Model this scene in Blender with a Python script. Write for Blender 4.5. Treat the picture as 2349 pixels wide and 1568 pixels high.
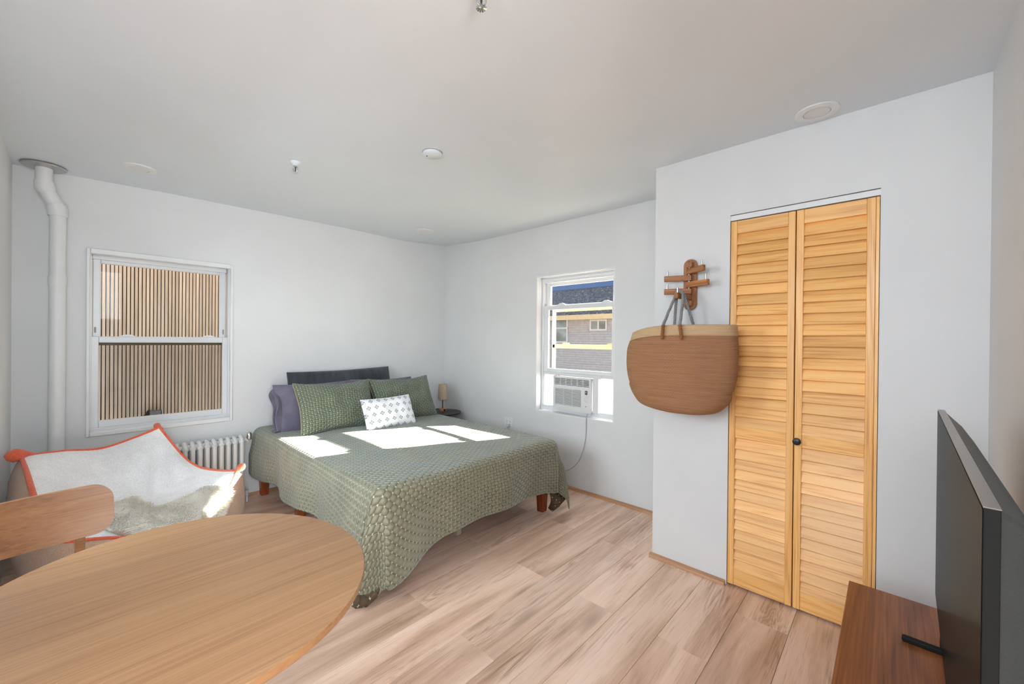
import bpy, bmesh, math, random
from mathutils import Vector, Matrix
import numpy as np
random.seed(7)
PI = math.pi
S = bpy.context.scene
for o in list(bpy.data.objects):
    bpy.data.objects.remove(o)
COL = S.collection

# ------------------------------------------------------------------ camera
CAM = Vector((-3.0340, -3.9478, 1.3398))
yaw, pitch, roll = math.radians(43.1237), math.radians(-0.1859), math.radians(0.549)
fw = Vector((math.cos(yaw)*math.cos(pitch), math.sin(yaw)*math.cos(pitch), math.sin(pitch)))
rt = Vector((math.sin(yaw), -math.cos(yaw), 0))
up = rt.cross(fw)
r2 = math.cos(roll)*rt + math.sin(roll)*up
u2 = -math.sin(roll)*rt + math.cos(roll)*up
cd = bpy.data.cameras.new('camera')
cam = bpy.data.objects.new('camera', cd)
COL.objects.link(cam)
m = Matrix.Identity(4)
for i in range(3):
    m[i][0], m[i][1], m[i][2], m[i][3] = r2[i], u2[i], -fw[i], CAM[i]
cam.matrix_world = m
cd.sensor_fit = 'HORIZONTAL'
cd.sensor_width = 36
cd.lens = 927.5226/2349*36
cd.shift_y = -2.3163/2349
cd.clip_start = 0.02
cd.clip_end = 200
S.camera = cam

# ------------------------------------------------------------------ world, sun, lights, exposure
W = bpy.data.worlds.new('sky')
S.world = W
W.use_nodes = True
bg = W.node_tree.nodes['Background']
bg.inputs['Color'].default_value = (0.80, 0.90, 1.0, 1)
bg.inputs['Strength'].default_value = 1.55
sl = bpy.data.lights.new('sun', 'SUN')
sl.energy = 68
sl.angle = math.radians(0.55)
sl.color = (1.0, 0.93, 0.82)
sun = bpy.data.objects.new('sun', sl)
COL.objects.link(sun)
SUND = Vector((-1.0, 0.45, -0.585)).normalized()
sun.rotation_euler = SUND.to_track_quat('-Z', 'Y').to_euler()

def area(name, loc, target, sx, sy, power, color=(1, 1, 1)):
    l = bpy.data.lights.new(name, 'AREA')
    l.shape = 'RECTANGLE'
    l.size, l.size_y = sx, sy
    l.energy = power
    l.color = color
    o = bpy.data.objects.new(name, l)
    COL.objects.link(o)
    o.location = loc
    o.rotation_euler = (Vector(target)-Vector(loc)).to_track_quat('-Z', 'Y').to_euler()
    return o
# unseen fill lamps added around the camera to brighten the room; window_daylight_left serves window_3
area('overhead_fill', (-3.1, -5.4, 2.30), (-2.2, -2.6, 0.3), 1.8, 1.6, 112, (0.86, 0.94, 1.0))
area('side_fill', (-5.2, -3.75, 2.15), (-0.8, -4.1, 1.9), 1.4, 1.4, 70, (0.86, 0.94, 1.0))
area('window_daylight_left', (-4.3, -1.75, 1.9), (-1.5, -1.75, 0.5), 1.4, 1.4, 92, (0.84, 0.93, 1.0))
area('ceiling_fill', (-3.5, -6.0, 0.6), (-2.6, -1.4, 2.41), 1.4, 1.4, 70, (0.86, 0.94, 1.0))

S.view_settings.view_transform = 'Standard'
S.view_settings.look = 'None'
S.view_settings.gamma = 1
S.view_settings.use_curve_mapping = False
S.view_settings.exposure = 0.15

# ------------------------------------------------------------------ helpers
def srgb(r, g, b):
    def f(c):
        c /= 255.0
        return c/12.92 if c <= 0.04045 else ((c+0.055)/1.055)**2.4
    return (f(r), f(g), f(b), 1)

class MB:
    def __init__(s):
        s.v, s.f, s.uv, s.mi = [], [], {}, []
    def add(s, vs, fs, uvs=None, mi=0):
        b = len(s.v)
        s.v += [tuple(v) for v in vs]
        for f in fs:
            s.f.append(tuple(i+b for i in f))
            s.mi.append(mi)
        if uvs:
            for i, u in enumerate(uvs):
                s.uv[b+i] = u
    def box(s, c, d, M=None, mi=0):
        x, y, z = d[0]/2, d[1]/2, d[2]/2
        vs = [Vector((i*x, j*y, k*z)) for i in (-1, 1) for j in (-1, 1) for k in (-1, 1)]
        if M is not None:
            vs = [M @ v for v in vs]
        vs = [v+Vector(c) for v in vs]
        s.add(vs, [(0, 1, 3, 2), (4, 6, 7, 5), (0, 4, 5, 1), (2, 3, 7, 6), (0, 2, 6, 4), (1, 5, 7, 3)], mi=mi)
    def bb(s, a, b, mi=0):
        s.box([(a[i]+b[i])/2 for i in range(3)], [abs(b[i]-a[i]) for i in range(3)], mi=mi)
    def tube(s, pts, r, n=12, caps=True, closed=False, mi=0):
        pts = [Vector(p) for p in pts]
        N = len(pts)
        rs = r if isinstance(r, (list, tuple)) else [r]*N
        ref = None
        rings = []
        for i in range(N):
            if closed:
                t = pts[(i+1) % N]-pts[i-1]
            else:
                t = pts[min(i+1, N-1)]-pts[max(i-1, 0)]
            t.normalize()
            if ref is None:
                ref = t.orthogonal().normalized()
            ref = (ref-t*ref.dot(t)).normalized()
            bn = t.cross(ref)
            rings.append([pts[i]+(ref*math.cos(2*PI*k/n)+bn*math.sin(2*PI*k/n))*rs[i] for k in range(n)])
        vs = [v for rg in rings for v in rg]
        fs = []
        for i in range(N if closed else N-1):
            for k in range(n):
                a, b = i*n+k, i*n+(k+1) % n
                c, d = ((i+1) % N)*n+(k+1) % n, ((i+1) % N)*n+k
                fs.append((a, b, c, d))
        if caps and not closed:
            fs.append(tuple(range(n-1, -1, -1)))
            fs.append(tuple((N-1)*n+k for k in range(n)))
        s.add(vs, fs, mi=mi)
    def lathe(s, prof, c=(0, 0, 0), n=32, mi=0, M=None):
        vs, fs = [], []
        for r, z in prof:
            r = max(r, 2e-4)
            for k in range(n):
                v = Vector((r*math.cos(2*PI*k/n), r*math.sin(2*PI*k/n), z))
                if M is not None:
                    v = M @ v
                vs.append(v+Vector(c))
        for i in range(len(prof)-1):
            for k in range(n):
                fs.append((i*n+k, i*n+(k+1) % n, (i+1)*n+(k+1) % n, (i+1)*n+k))
        fs.append(tuple(range(n-1, -1, -1)))
        fs.append(tuple((len(prof)-1)*n+k for k in range(n)))
        s.add(vs, fs, mi=mi)
    def grid(s, P, uv=None, closed_u=False, mi=0):
        nu, nv = len(P), len(P[0])
        vs = [p for row in P for p in row]
        uvs = [q for row in uv for q in row] if uv else None
        fs = []
        for i in range(nu if closed_u else nu-1):
            for j in range(nv-1):
                i2 = (i+1) % nu
                fs.append((i*nv+j, i2*nv+j, i2*nv+j+1, i*nv+j+1))
        s.add(vs, fs, uvs, mi)
    def prism(s, poly, a, b, axis, mi=0):
        """poly of 2-D points extruded along axis from a to b"""
        def p3(p, t):
            q = [p[0], p[1]]
            q.insert(axis, t)
            return q
        n = len(poly)
        vs = [p3(p, a) for p in poly]+[p3(p, b) for p in poly]
        fs = [tuple(range(n)), tuple(range(2*n-1, n-1, -1))]
        fs += [(i, (i+1) % n, n+(i+1) % n, n+i) for i in range(n)]
        s.add(vs, fs, mi=mi)
    def mesh(s, name, recalc=True):
        me = bpy.data.meshes.new(name)
        me.from_pydata(s.v, [], s.f)
        if s.uv:
            l = me.uv_layers.new(name='UVMap')
            for p in me.polygons:
                for li in p.loop_indices:
                    l.data[li].uv = s.uv.get(me.loops[li].vertex_index, (0, 0))
        if any(s.mi):
            for p, k in zip(me.polygons, s.mi):
                p.material_index = k
        if recalc:
            b = bmesh.new()
            b.from_mesh(me)
            bmesh.ops.recalc_face_normals(b, faces=b.faces)
            b.to_mesh(me)
            b.free()
        return me

def link(name, me, mats, parent=None, smooth=None, bevel=0, loc=None, seg=2):
    o = bpy.data.objects.new(name, me)
    COL.objects.link(o)
    for mt in (mats if isinstance(mats, (list, tuple)) else [mats]):
        if mt.name not in [x.name for x in me.materials if x]:
            me.materials.append(mt)
    if loc is not None:
        o.location = loc
    if parent is not None:
        o.parent = parent
    if smooth is not None:
        me.polygons.foreach_set('use_smooth', [True]*len(me.polygons))
        if smooth < 180:
            me.set_sharp_from_angle(angle=math.radians(smooth))
    if bevel:
        md = o.modifiers.new('bevel', 'BEVEL')
        md.width = bevel
        md.segments = seg
        md.limit_method = 'ANGLE'
        md.angle_limit = math.radians(40)
        md.harden_normals = False
        if smooth is None:
            me.polygons.foreach_set('use_smooth', [True]*len(me.polygons))
            me.set_sharp_from_angle(angle=math.radians(60))
    return o

def obj(name, mb, mats, parent=None, smooth=None, bevel=0, loc=None, seg=2):
    """loc: the mesh is written in world coordinates and re-based on loc"""
    if loc is not None:
        L = Vector(loc)
        mb.v = [tuple(Vector(v)-L) for v in mb.v]
    me = mb.mesh(name)
    po = parent.matrix_world.translation if parent is not None else Vector((0, 0, 0))
    o = link(name, me, mats, None, smooth, bevel, None, seg)
    if parent is not None:
        o.parent = parent
        base = world_loc(parent)
        o.location = (Vector(loc) if loc is not None else Vector((0, 0, 0))) - base
    elif loc is not None:
        o.location = loc
    return o

def world_loc(o):
    v = Vector((0, 0, 0))
    while o is not None:
        v = v+o.location
        o = o.parent
    return v

def thing(name, label, cat, loc=(0, 0, 0), group=None):
    o = bpy.data.objects.new(name, None)
    COL.objects.link(o)
    o.empty_display_size = 0.05
    o.location = loc
    o['label'] = label
    o['category'] = cat
    if group:
        o['group'] = group
    return o

def tag(o, label, cat, group=None):
    o['label'] = label
    o['category'] = cat
    if group:
        o['group'] = group
    return o

def struct(o):
    o['kind'] = 'structure'
    return o

def sempty(name, loc=(0, 0, 0)):
    o = bpy.data.objects.new(name, None)
    COL.objects.link(o)
    o.location = loc
    o['kind'] = 'structure'
    return o

def cr(pts, n, closed=False):
    """Catmull-Rom samples through pts"""
    pts = [Vector(p) for p in pts]
    N = len(pts)
    out = []
    for i in range(N if closed else N-1):
        if closed:
            p0, p1, p2, p3 = pts[i-1], pts[i], pts[(i+1) % N], pts[(i+2) % N]
        else:
            p0, p1, p2, p3 = pts[max(i-1, 0)], pts[i], pts[i+1], pts[min(i+2, N-1)]
        for k in range(n):
            t = k/n
            out.append(0.5*((2*p1)+(p2-p0)*t+(2*p0-5*p1+4*p2-p3)*t*t+(3*p1-p0-3*p2+p3)*t**3))
    if not closed:
        out.append(pts[-1])
    return out

# ------------------------------------------------------------------ materials
class NT:
    def __init__(s, name):
        s.m = bpy.data.materials.new(name)
        s.m.use_nodes = True
        s.t = s.m.node_tree
        s.b = s.t.nodes['Principled BSDF']
        s.out = s.t.nodes['Material Output']
    def n(s, typ, **kw):
        nd = s.t.nodes.new(typ)
        for k, v in kw.items():
            if k == 'op':
                nd.operation = v
            elif hasattr(nd, k):
                setattr(nd, k, v)
        return nd
    def l(s, a, b):
        s.t.links.new(a, b)
    def inp(s, nd, i, v):
        if hasattr(v, 'is_linked') or isinstance(v, bpy.types.NodeSocket):
            s.l(v, nd.inputs[i])
        else:
            nd.inputs[i].default_value = v
    def math(s, op, a, b=0.0, c=None):
        nd = s.t.nodes.new('ShaderNodeMath')
        nd.operation = op
        s.inp(nd, 0, a)
        s.inp(nd, 1, b)
        if c is not None:
            s.inp(nd, 2, c)
        return nd.outputs[0]
    def mix(s, f, a, b, mode='MIX'):
        nd = s.t.nodes.new('ShaderNodeMix')
        nd.data_type = 'RGBA'
        nd.blend_type = mode
        s.inp(nd, 0, f)
        s.inp(nd, 6, a)
        s.inp(nd, 7, b)
        return nd.outputs[2]
    def ramp(s, f, stops):
        nd = s.t.nodes.new('ShaderNodeValToRGB')
        e = nd.color_ramp.elements
        while len(e) < len(stops):
            e.new(0.5)
        for el, (p, c) in zip(e, stops):
            el.position = p
            el.color = c
        s.l(f, nd.inputs[0])
        return nd.outputs[0]
    def noise(s, vec, scale, detail=3, rough=0.55, dist=0.0):
        nd = s.t.nodes.new('ShaderNodeTexNoise')
        if vec is not None:
            s.l(vec, nd.inputs['Vector'])
        nd.inputs['Scale'].default_value = scale
        nd.inputs['Detail'].default_value = detail
        nd.inputs['Roughness'].default_value = rough
        nd.inputs['Distortion'].default_value = dist
        return nd.outputs['Fac']
    def mapping(s, vec, scale=(1, 1, 1), loc=(0, 0, 0), rot=(0, 0, 0)):
        nd = s.t.nodes.new('ShaderNodeMapping')
        s.l(vec, nd.inputs[0])
        nd.inputs['Scale'].default_value = scale
        if isinstance(loc, bpy.types.NodeSocket):
            s.l(loc, nd.inputs['Location'])
        else:
            nd.inputs['Location'].default_value = loc
        nd.inputs['Rotation'].default_value = rot
        return nd.outputs[0]
    def coord(s, which='Object'):
        return s.t.nodes.new('ShaderNodeTexCoord').outputs[which]
    def rnd(s):
        return s.t.nodes.new('ShaderNodeObjectInfo').outputs['Random']
    def bump(s, h, strength, dist=0.01):
        nd = s.t.nodes.new('ShaderNodeBump')
        nd.inputs['Strength'].default_value = strength
        nd.inputs['Distance'].default_value = dist
        s.l(h, nd.inputs['Height'])
        s.l(nd.outputs[0], s.b.inputs['Normal'])
        return nd
    def set(s, **kw):
        for k, v in kw.items():
            s.inp(s.b, k, v)
        return s

def plain(name, col, rough=0.5, metal=0.0, spec=0.5, var=0.03, bump=0.0, bscale=200):
    t = NT(name)
    c = t.coord()
    f = t.noise(c, 6, 3)
    dark = tuple(x*(1-var*2) for x in col[:3])+(1,)
    lite = tuple(min(1, x*(1+var*2)) for x in col[:3])+(1,)
    t.l(t.ramp(f, [(0.3, dark), (0.7, lite)]), t.b.inputs['Base Color'])
    t.b.inputs['Roughness'].default_value = rough
    t.b.inputs['Metallic'].default_value = metal
    t.b.inputs['Specular IOR Level'].default_value = spec
    if bump:
        t.bump(t.noise(c, bscale, 2), bump, 0.002)
    return t.m

def wood(name, c0, c1, c2, axis=0, scale=1.0, rough=0.45, ring=0.5, bump=0.08, objvar=0.25, fine=1.0, figure=0.22):
    """grain runs along axis; c0 dark lines, c1 body, c2 light"""
    t = NT(name)
    c = t.coord()
    rn = t.rnd()
    sh = t.n('ShaderNodeCombineXYZ')
    off = t.math('MULTIPLY', rn, 37.0)
    for i in range(3):
        t.l(off, sh.inputs[i])
    sc = [9.0*scale]*3
    sc[axis] = 0.55*scale
    v = t.mapping(c, tuple(sc), sh.outputs[0])
    warp = t.noise(v, 0.7, 2, 0.5, 0.6)
    # growth rings: a distorted distance field cut lengthwise gives cathedral figures
    rings = t.math('FRACT', t.math('MULTIPLY', warp, 9.0*ring+3))
    tri = t.math('ABSOLUTE', t.math('SUBTRACT', rings, 0.5))
    tri = t.math('MULTIPLY', tri, 2.0)
    sc2 = [160.0*scale*fine]*3
    sc2[axis] = 3.0*scale
    v2 = t.mapping(c, tuple(sc2), sh.outputs[0])
    fib = t.noise(v2, 1.0, 3, 0.6)
    big = t.noise(t.mapping(c, tuple(x*0.35 for x in sc), sh.outputs[0]), 1.2, 3)
    k = t.math('ADD', t.math('MULTIPLY', tri, figure), t.math('MULTIPLY', fib, 0.75))
    k = t.math('ADD', k, t.math('MULTIPLY', big, 0.35))
    k = t.math('SUBTRACT', k, 0.05+figure*0.5)
    col = t.ramp(k, [(0.18, c0), (0.5, c1), (0.82, c2)])
    bri = t.math('ADD', 1-objvar/2, t.math('MULTIPLY', t.math('FRACT', t.math('MULTIPLY', rn, 7.31)), objvar))
    hs = t.n('ShaderNodeHueSaturation')
    t.l(col, hs.inputs['Color'])
    t.l(bri, hs.inputs['Value'])
    t.l(hs.outputs[0], t.b.inputs['Base Color'])
    t.b.inputs['Roughness'].default_value = rough
    t.bump(fib, bump, 0.003)
    return t.m

def plankwood():
    """wide laminate board: pale body, brown smears and cathedral figure along x, a few knots"""
    t = NT('floor_plank')
    c = t.coord()
    rn = t.rnd()
    sh = t.n('ShaderNodeCombineXYZ')
    off = t.math('MULTIPLY', rn, 53.0)
    for i in range(3):
        t.l(off, sh.inputs[i])
    v = t.mapping(c, (0.9, 7.0, 7.0), sh.outputs[0])
    warp = t.noise(v, 0.9, 3, 0.5, 0.8)
    tri = t.math('ABSOLUTE', t.math('SUBTRACT', t.math('FRACT', t.math('MULTIPLY', warp, 16.0)), 0.5))
    area_ = t.noise(t.mapping(c, (0.8, 4.0, 4.0), sh.outputs[0]), 1.6, 2)
    figure = t.math('MULTIPLY', t.math('MULTIPLY', tri, 2.0), t.math('MAXIMUM', t.math('MULTIPLY', t.math('SUBTRACT', area_, 0.48), 4.0), 0.0))
    fib = t.noise(t.mapping(c, (4.0, 150.0, 150.0), sh.outputs[0]), 1.0, 4, 0.7)
    smear = t.noise(t.mapping(c, (0.7, 6.5, 6.5), sh.outputs[0]), 1.3, 5, 0.6, 0.4)
    body = t.ramp(smear, [(0.24, srgb(156, 118, 92)), (0.38, srgb(212, 174, 147)), (0.53, srgb(240, 205, 180)), (0.75, srgb(252, 224, 204))])
    k = t.math('ADD', t.math('MULTIPLY', fib, 0.78), t.math('MULTIPLY', figure, 0.34))
    col = t.mix(t.ramp(k, [(0.42, (0, 0, 0, 1)), (0.74, (0.95, 0.95, 0.95, 1))]), body, srgb(158, 120, 93))
    vor = t.n('ShaderNodeTexVoronoi')
    t.l(t.mapping(c, (1.3, 5.0, 5.0), sh.outputs[0]), vor.inputs['Vector'])
    vor.inputs['Scale'].default_value = 0.9
    kn = t.ramp(vor.outputs['Distance'], [(0.02, (1, 1, 1, 1)), (0.16, (0, 0, 0, 1))])
    col = t.mix(t.math('MULTIPLY', kn, 0.55), col, srgb(120, 88, 66))
    hs = t.n('ShaderNodeHueSaturation')
    t.l(col, hs.inputs['Color'])
    t.l(t.math('ADD', 0.92, t.math('MULTIPLY', t.math('FRACT', t.math('MULTIPLY', rn, 7.31)), 0.16)), hs.inputs['Value'])
    hs.inputs['Saturation'].default_value = 0.97
    t.l(hs.outputs[0], t.b.inputs['Base Color'])
    t.b.inputs['Roughness'].default_value = 0.33
    t.bump(fib, 0.05, 0.002)
    return t.m

M = {}
def mk():
    # painted plaster
    t = NT('wall_paint')
    c = t.coord()
    f = t.noise(c, 1.6, 4)
    t.l(t.ramp(f, [(0.3, (0.72, 0.725, 0.73, 1)), (0.7, (0.765, 0.77, 0.775, 1))]), t.b.inputs['Base Color'])
    t.b.inputs['Roughness'].default_value = 0.55
    t.b.inputs['Specular IOR Level'].default_value = 0.3
    h = t.math('ADD', t.math('MULTIPLY', t.noise(c, 4, 2), 1.0), t.math('MULTIPLY', t.noise(c, 260, 2), 0.06))
    t.bump(h, 0.25, 0.006)
    M['wall'] = t.m
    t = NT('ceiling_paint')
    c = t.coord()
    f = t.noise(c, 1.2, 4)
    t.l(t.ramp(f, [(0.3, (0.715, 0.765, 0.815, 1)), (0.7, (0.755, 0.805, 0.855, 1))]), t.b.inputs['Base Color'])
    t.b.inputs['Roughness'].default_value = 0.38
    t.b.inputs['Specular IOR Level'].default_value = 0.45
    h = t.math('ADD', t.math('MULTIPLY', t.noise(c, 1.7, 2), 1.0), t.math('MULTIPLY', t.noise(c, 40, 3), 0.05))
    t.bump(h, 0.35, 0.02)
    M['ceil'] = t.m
    M['white'] = plain('white_gloss_paint', (0.78, 0.79, 0.80, 1), 0.35, var=0.01)
    M['vinyl'] = plain('white_vinyl', (0.74, 0.75, 0.77, 1), 0.3, var=0.01)
    M['trimw'] = plain('white_trim_paint', (0.80, 0.81, 0.82, 1), 0.4, var=0.015)
    M['dark'] = plain('dark_gap', (0.03, 0.03, 0.03, 1), 0.8)
    M['plank'] = plankwood()
    M['floorbase'] = plain('floor_underlay', srgb(96, 70, 56), 0.7)
    M['shoe'] = wood('shoe_moulding_y', srgb(140, 98, 70), srgb(186, 138, 102), srgb(205, 160, 122), 1, 1.0, 0.4, 0.3)
    M['shoex'] = wood('shoe_moulding_x', srgb(140, 98, 70), srgb(186, 138, 102), srgb(205, 160, 122), 0, 1.0, 0.4, 0.3)
    pine = (srgb(208, 140, 74), srgb(252, 192, 118), srgb(255, 208, 140))
    M['pinev'] = wood('pine_upright', *pine, 2, 1.4, 0.35, 0.6, 0.05, 0.12)
    M['pineh'] = wood('pine_slat', *pine, 1, 1.4, 0.35, 0.6, 0.05, 0.22)
    M['oak'] = wood('oak_veneer_tabletop', srgb(136, 98, 66), srgb(173, 132, 94), srgb(190, 150, 110), 0, 0.9, 0.42, 0.6, 0.12, 0.0, 1.6, 0.12)
    M['oakchair'] = wood('oak_chair', srgb(110, 70, 42), srgb(140, 96, 60), srgb(156, 112, 74), 0, 1.2, 0.33, 0.25, 0.10, 0.06)
    M['oakedge'] = wood('oak_edge_band', srgb(112, 78, 48), srgb(142, 102, 66), srgb(156, 116, 78), 0, 1.2, 0.4, 0.2, 0.08, 0.0)
    M['walnut'] = wood('walnut_veneer', srgb(92, 48, 24), srgb(146, 84, 46), srgb(182, 116, 68), 0, 0.9, 0.34, 0.8, 0.05, 0.0)
    M['teak'] = wood('oiled_teak', srgb(112, 64, 30), srgb(162, 102, 56), srgb(190, 130, 80), 2, 2.0, 0.45, 0.3, 0.06, 0.15)
    M['teaky'] = wood('oiled_teak_arm', srgb(112, 64, 30), srgb(164, 104, 58), srgb(204, 144, 90), 0, 2.0, 0.45, 0.3, 0.06, 0.45)
    M['bedwood'] = wood('cherry_bed_leg', srgb(96, 44, 16), srgb(140, 70, 30), srgb(164, 90, 44), 2, 2.0, 0.35, 0.3, 0.05, 0.05)
    M['beech'] = wood('beech_lamp_base', srgb(176, 124, 74), srgb(208, 158, 104), srgb(220, 176, 124), 0, 3.0, 0.4, 0.2, 0.05, 0.0)
    M['black'] = plain('black_lacquer', (0.012, 0.011, 0.011, 1), 0.35)
    M['blackplastic'] = plain('black_plastic', (0.012, 0.013, 0.012, 1), 0.6, spec=0.2)
    M['chrome'] = plain('brushed_chrome', (0.62, 0.63, 0.64, 1), 0.22, 1.0)
    M['steel'] = plain('steel', (0.5, 0.5, 0.5, 1), 0.35, 1.0)
    M['radpaint'] = plain('radiator_enamel', (0.66, 0.67, 0.67, 1), 0.35, var=0.02)
    M['pipepaint'] = plain('thick_pipe_paint', (0.76, 0.765, 0.77, 1), 0.45, var=0.01, bump=0.25, bscale=60)
    M['legmetal'] = plain('cream_metal_leg', srgb(176, 160, 136), 0.5)

    # quilted velvet: diamond puffs and cross stitches in uv metres
    def quilt(name, dark, lite, a, b, strength, sheen):
        t = NT(name)
        uv = t.coord('UV')
        sx = t.n('ShaderNodeSeparateXYZ')
        t.l(uv, sx.inputs[0])
        u, v = sx.outputs[0], sx.outputs[1]
        p = t.math('ADD', t.math('DIVIDE', u, a), t.math('DIVIDE', v, b))
        q = t.math('SUBTRACT', t.math('DIVIDE', u, a), t.math('DIVIDE', v, b))
        fp = t.math('SUBTRACT', t.math('FRACT', t.math('ADD', p, 1000.5)), 0.5)
        fq = t.math('SUBTRACT', t.math('FRACT', t.math('ADD', q, 1000.5)), 0.5)
        ap, aq = t.math('ABSOLUTE', fp), t.math('ABSOLUTE', fq)
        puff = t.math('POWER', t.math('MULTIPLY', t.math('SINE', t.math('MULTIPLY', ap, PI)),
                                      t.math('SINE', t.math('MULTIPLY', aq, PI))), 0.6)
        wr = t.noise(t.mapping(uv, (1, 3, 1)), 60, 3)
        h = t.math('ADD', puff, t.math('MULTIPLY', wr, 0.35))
        du = t.math('ABSOLUTE', t.math('MULTIPLY', t.math('ADD', fp, fq), a/2))
        dv = t.math('ABSOLUTE', t.math('MULTIPLY', t.math('SUBTRACT', fp, fq), b/2))
        L, wd = 0.0052, 0.0012
        c1 = t.math('MULTIPLY', t.math('LESS_THAN', du, L), t.math('LESS_THAN', dv, wd))
        c2 = t.math('MULTIPLY', t.math('LESS_THAN', dv, L), t.math('LESS_THAN', du, wd))
        cross = t.math('MAXIMUM', c1, c2)
        big = t.noise(uv, 5, 4)
        col = t.ramp(t.math('ADD', t.math('MULTIPLY', puff, 0.5), t.math('MULTIPLY', big, 0.5)), [(0.15, dark), (0.75, lite)])  # stitch valleys darker: crease shade painted into the colour
        col = t.mix(t.math('MULTIPLY', cross, 0.9), col, srgb(214, 212, 190))
        t.l(col, t.b.inputs['Base Color'])
        t.b.inputs['Roughness'].default_value = 0.62
        t.b.inputs['Specular IOR Level'].default_value = 0.35
        t.b.inputs['Sheen Weight'].default_value = sheen
        t.b.inputs['Sheen Roughness'].default_value = 0.35
        t.b.inputs['Sheen Tint'].default_value = (0.75, 0.92, 1.0, 1)
        t.bump(h, strength, 0.009)
        return t.m
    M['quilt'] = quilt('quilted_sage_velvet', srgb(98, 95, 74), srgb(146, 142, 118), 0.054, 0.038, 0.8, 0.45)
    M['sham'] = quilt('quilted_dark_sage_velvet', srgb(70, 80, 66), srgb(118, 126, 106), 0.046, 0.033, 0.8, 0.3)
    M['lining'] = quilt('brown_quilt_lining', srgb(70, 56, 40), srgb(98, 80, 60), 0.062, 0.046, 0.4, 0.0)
    M['pipingolive'] = plain('olive_binding', srgb(150, 140, 112), 0.8, bump=0.2)

    def cloth(name, c0, c1, rough=0.85, scale=14, sheen=0.2, bump=0.35, stretch=(1, 1, 1)):
        t = NT(name)
        c = t.coord()
        f = t.noise(t.mapping(c, stretch), scale, 4)
        t.l(t.ramp(f, [(0.3, c0), (0.7, c1)]), t.b.inputs['Base Color'])
        t.b.inputs['Roughness'].default_value = rough
        t.b.inputs['Sheen Weight'].default_value = sheen
        h = t.math('ADD', f, t.math('MULTIPLY', t.noise(c, 500, 2), 0.15))
        t.bump(h, bump, 0.008)
        return t.m
    M['navy'] = cloth('charcoal_velvet', srgb(34, 41, 46), srgb(62, 67, 74), 0.7, 7, 0.3, 0.5, (4, 1, 1))
    M['purple'] = cloth('lavender_grey_cotton', srgb(94, 91, 110), srgb(124, 117, 134), 0.8, 5, 0.1, 0.5)
    M['sheet'] = cloth('mattress_ticking', srgb(190, 186, 178), srgb(205, 200, 192), 0.9)
    # white pillow with a printed diamond motif (uv metres)
    t = NT('printed_white_cotton')
    uv = t.coord('UV')
    sx = t.n('ShaderNodeSeparateXYZ')
    t.l(uv, sx.inputs[0])
    u, v = sx.outputs[0], sx.outputs[1]
    a, b = 0.067, 0.122
    r0 = t.math('DIVIDE', v, b/2)
    row = t.math('FLOOR', t.math('ADD', r0, 100.5))
    odd = t.math('MULTIPLY', t.math('FRACT', t.math('MULTIPLY', row, 0.5)), 1.0)
    lv = t.math('MULTIPLY', t.math('SUBTRACT', t.math('FRACT', t.math('ADD', r0, 100.5)), 0.5), b/2)
    lu = t.math('MULTIPLY', t.math('SUBTRACT', t.math('FRACT', t.math('ADD', t.math('ADD', t.math('DIVIDE', u, a), odd), 100.5)), 0.5), a)
    au, av = t.math('ABSOLUTE', lu), t.math('ABSOLUTE', lv)
    dm = t.math('ADD', au, av)
    ring = t.math('MULTIPLY', t.math('GREATER_THAN', dm, 0.0112), t.math('LESS_THAN', dm, 0.0155))
    dot = t.math('LESS_THAN', dm, 0.0045)
    # short ticks at the four points of the diamond
    tick = t.math('MULTIPLY', t.math('LESS_THAN', t.math('ABSOLUTE', t.math('SUBTRACT', t.math('MAXIMUM', au, av), 0.0148)), 0.0014),
                  t.math('LESS_THAN', t.math('MINIMUM', au, av), 0.0065))
    ink = t.math('MAXIMUM', t.math('MAXIMUM', ring, dot), tick)
    col = t.mix(ink, (0.80, 0.82, 0.87, 1), srgb(62, 68, 88))
    t.l(col, t.b.inputs['Base Color'])
    t.b.inputs['Roughness'].default_value = 0.8
    t.bump(t.noise(uv, 18, 3), 0.25, 0.008)
    M['printed'] = t.m

    # fleece
    def fleece(name, c0, c1, sc=240, st=0.8):
        t = NT(name)
        c = t.coord()
        f = t.noise(c, sc, 3, 0.6)
        g = t.noise(c, 9, 3)
        t.l(t.ramp(t.math('ADD', t.math('MULTIPLY', f, 0.6), t.math('MULTIPLY', g, 0.4)), [(0.3, c0), (0.65, c1)]), t.b.inputs['Base Color'])
        t.b.inputs['Roughness'].default_value = 0.95
        t.b.inputs['Sheen Weight'].default_value = 0.35
        t.bump(f, st, 0.006)
        return t.m
    M['sherpa'] = fleece('white_sherpa', srgb(222, 222, 224), srgb(252, 252, 253), 130, 0.6)
    M['tan'] = fleece('tan_sherpa', srgb(176, 140, 116), srgb(208, 176, 152), 170, 0.7)
    M['orange'] = fleece('orange_boucle', srgb(226, 82, 50), srgb(244, 122, 84), 190, 1.0)
    t = NT('sheepskin_wool')
    uv = t.coord('UV')
    sx = t.n('ShaderNodeSeparateXYZ')
    t.l(uv, sx.inputs[0])
    k = t.math('ADD', t.math('MULTIPLY', sx.outputs[1], 0.7), t.math('MULTIPLY', sx.outputs[0], 0.3))
    t.l(t.ramp(k, [(0.0, srgb(246, 234, 212)), (0.35, srgb(254, 248, 236)), (1.0, srgb(255, 253, 248))]), t.b.inputs['Base Color'])
    t.b.inputs['Roughness'].default_value = 0.8
    t.b.inputs['Sheen Weight'].default_value = 0.4
    tl = t.n('ShaderNodeBsdfTranslucent')
    tl.inputs[0].default_value = srgb(255, 250, 240)
    mx = t.n('ShaderNodeMixShader')
    mx.inputs[0].default_value = 0.4
    t.l(t.b.outputs[0], mx.inputs[1])
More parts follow.
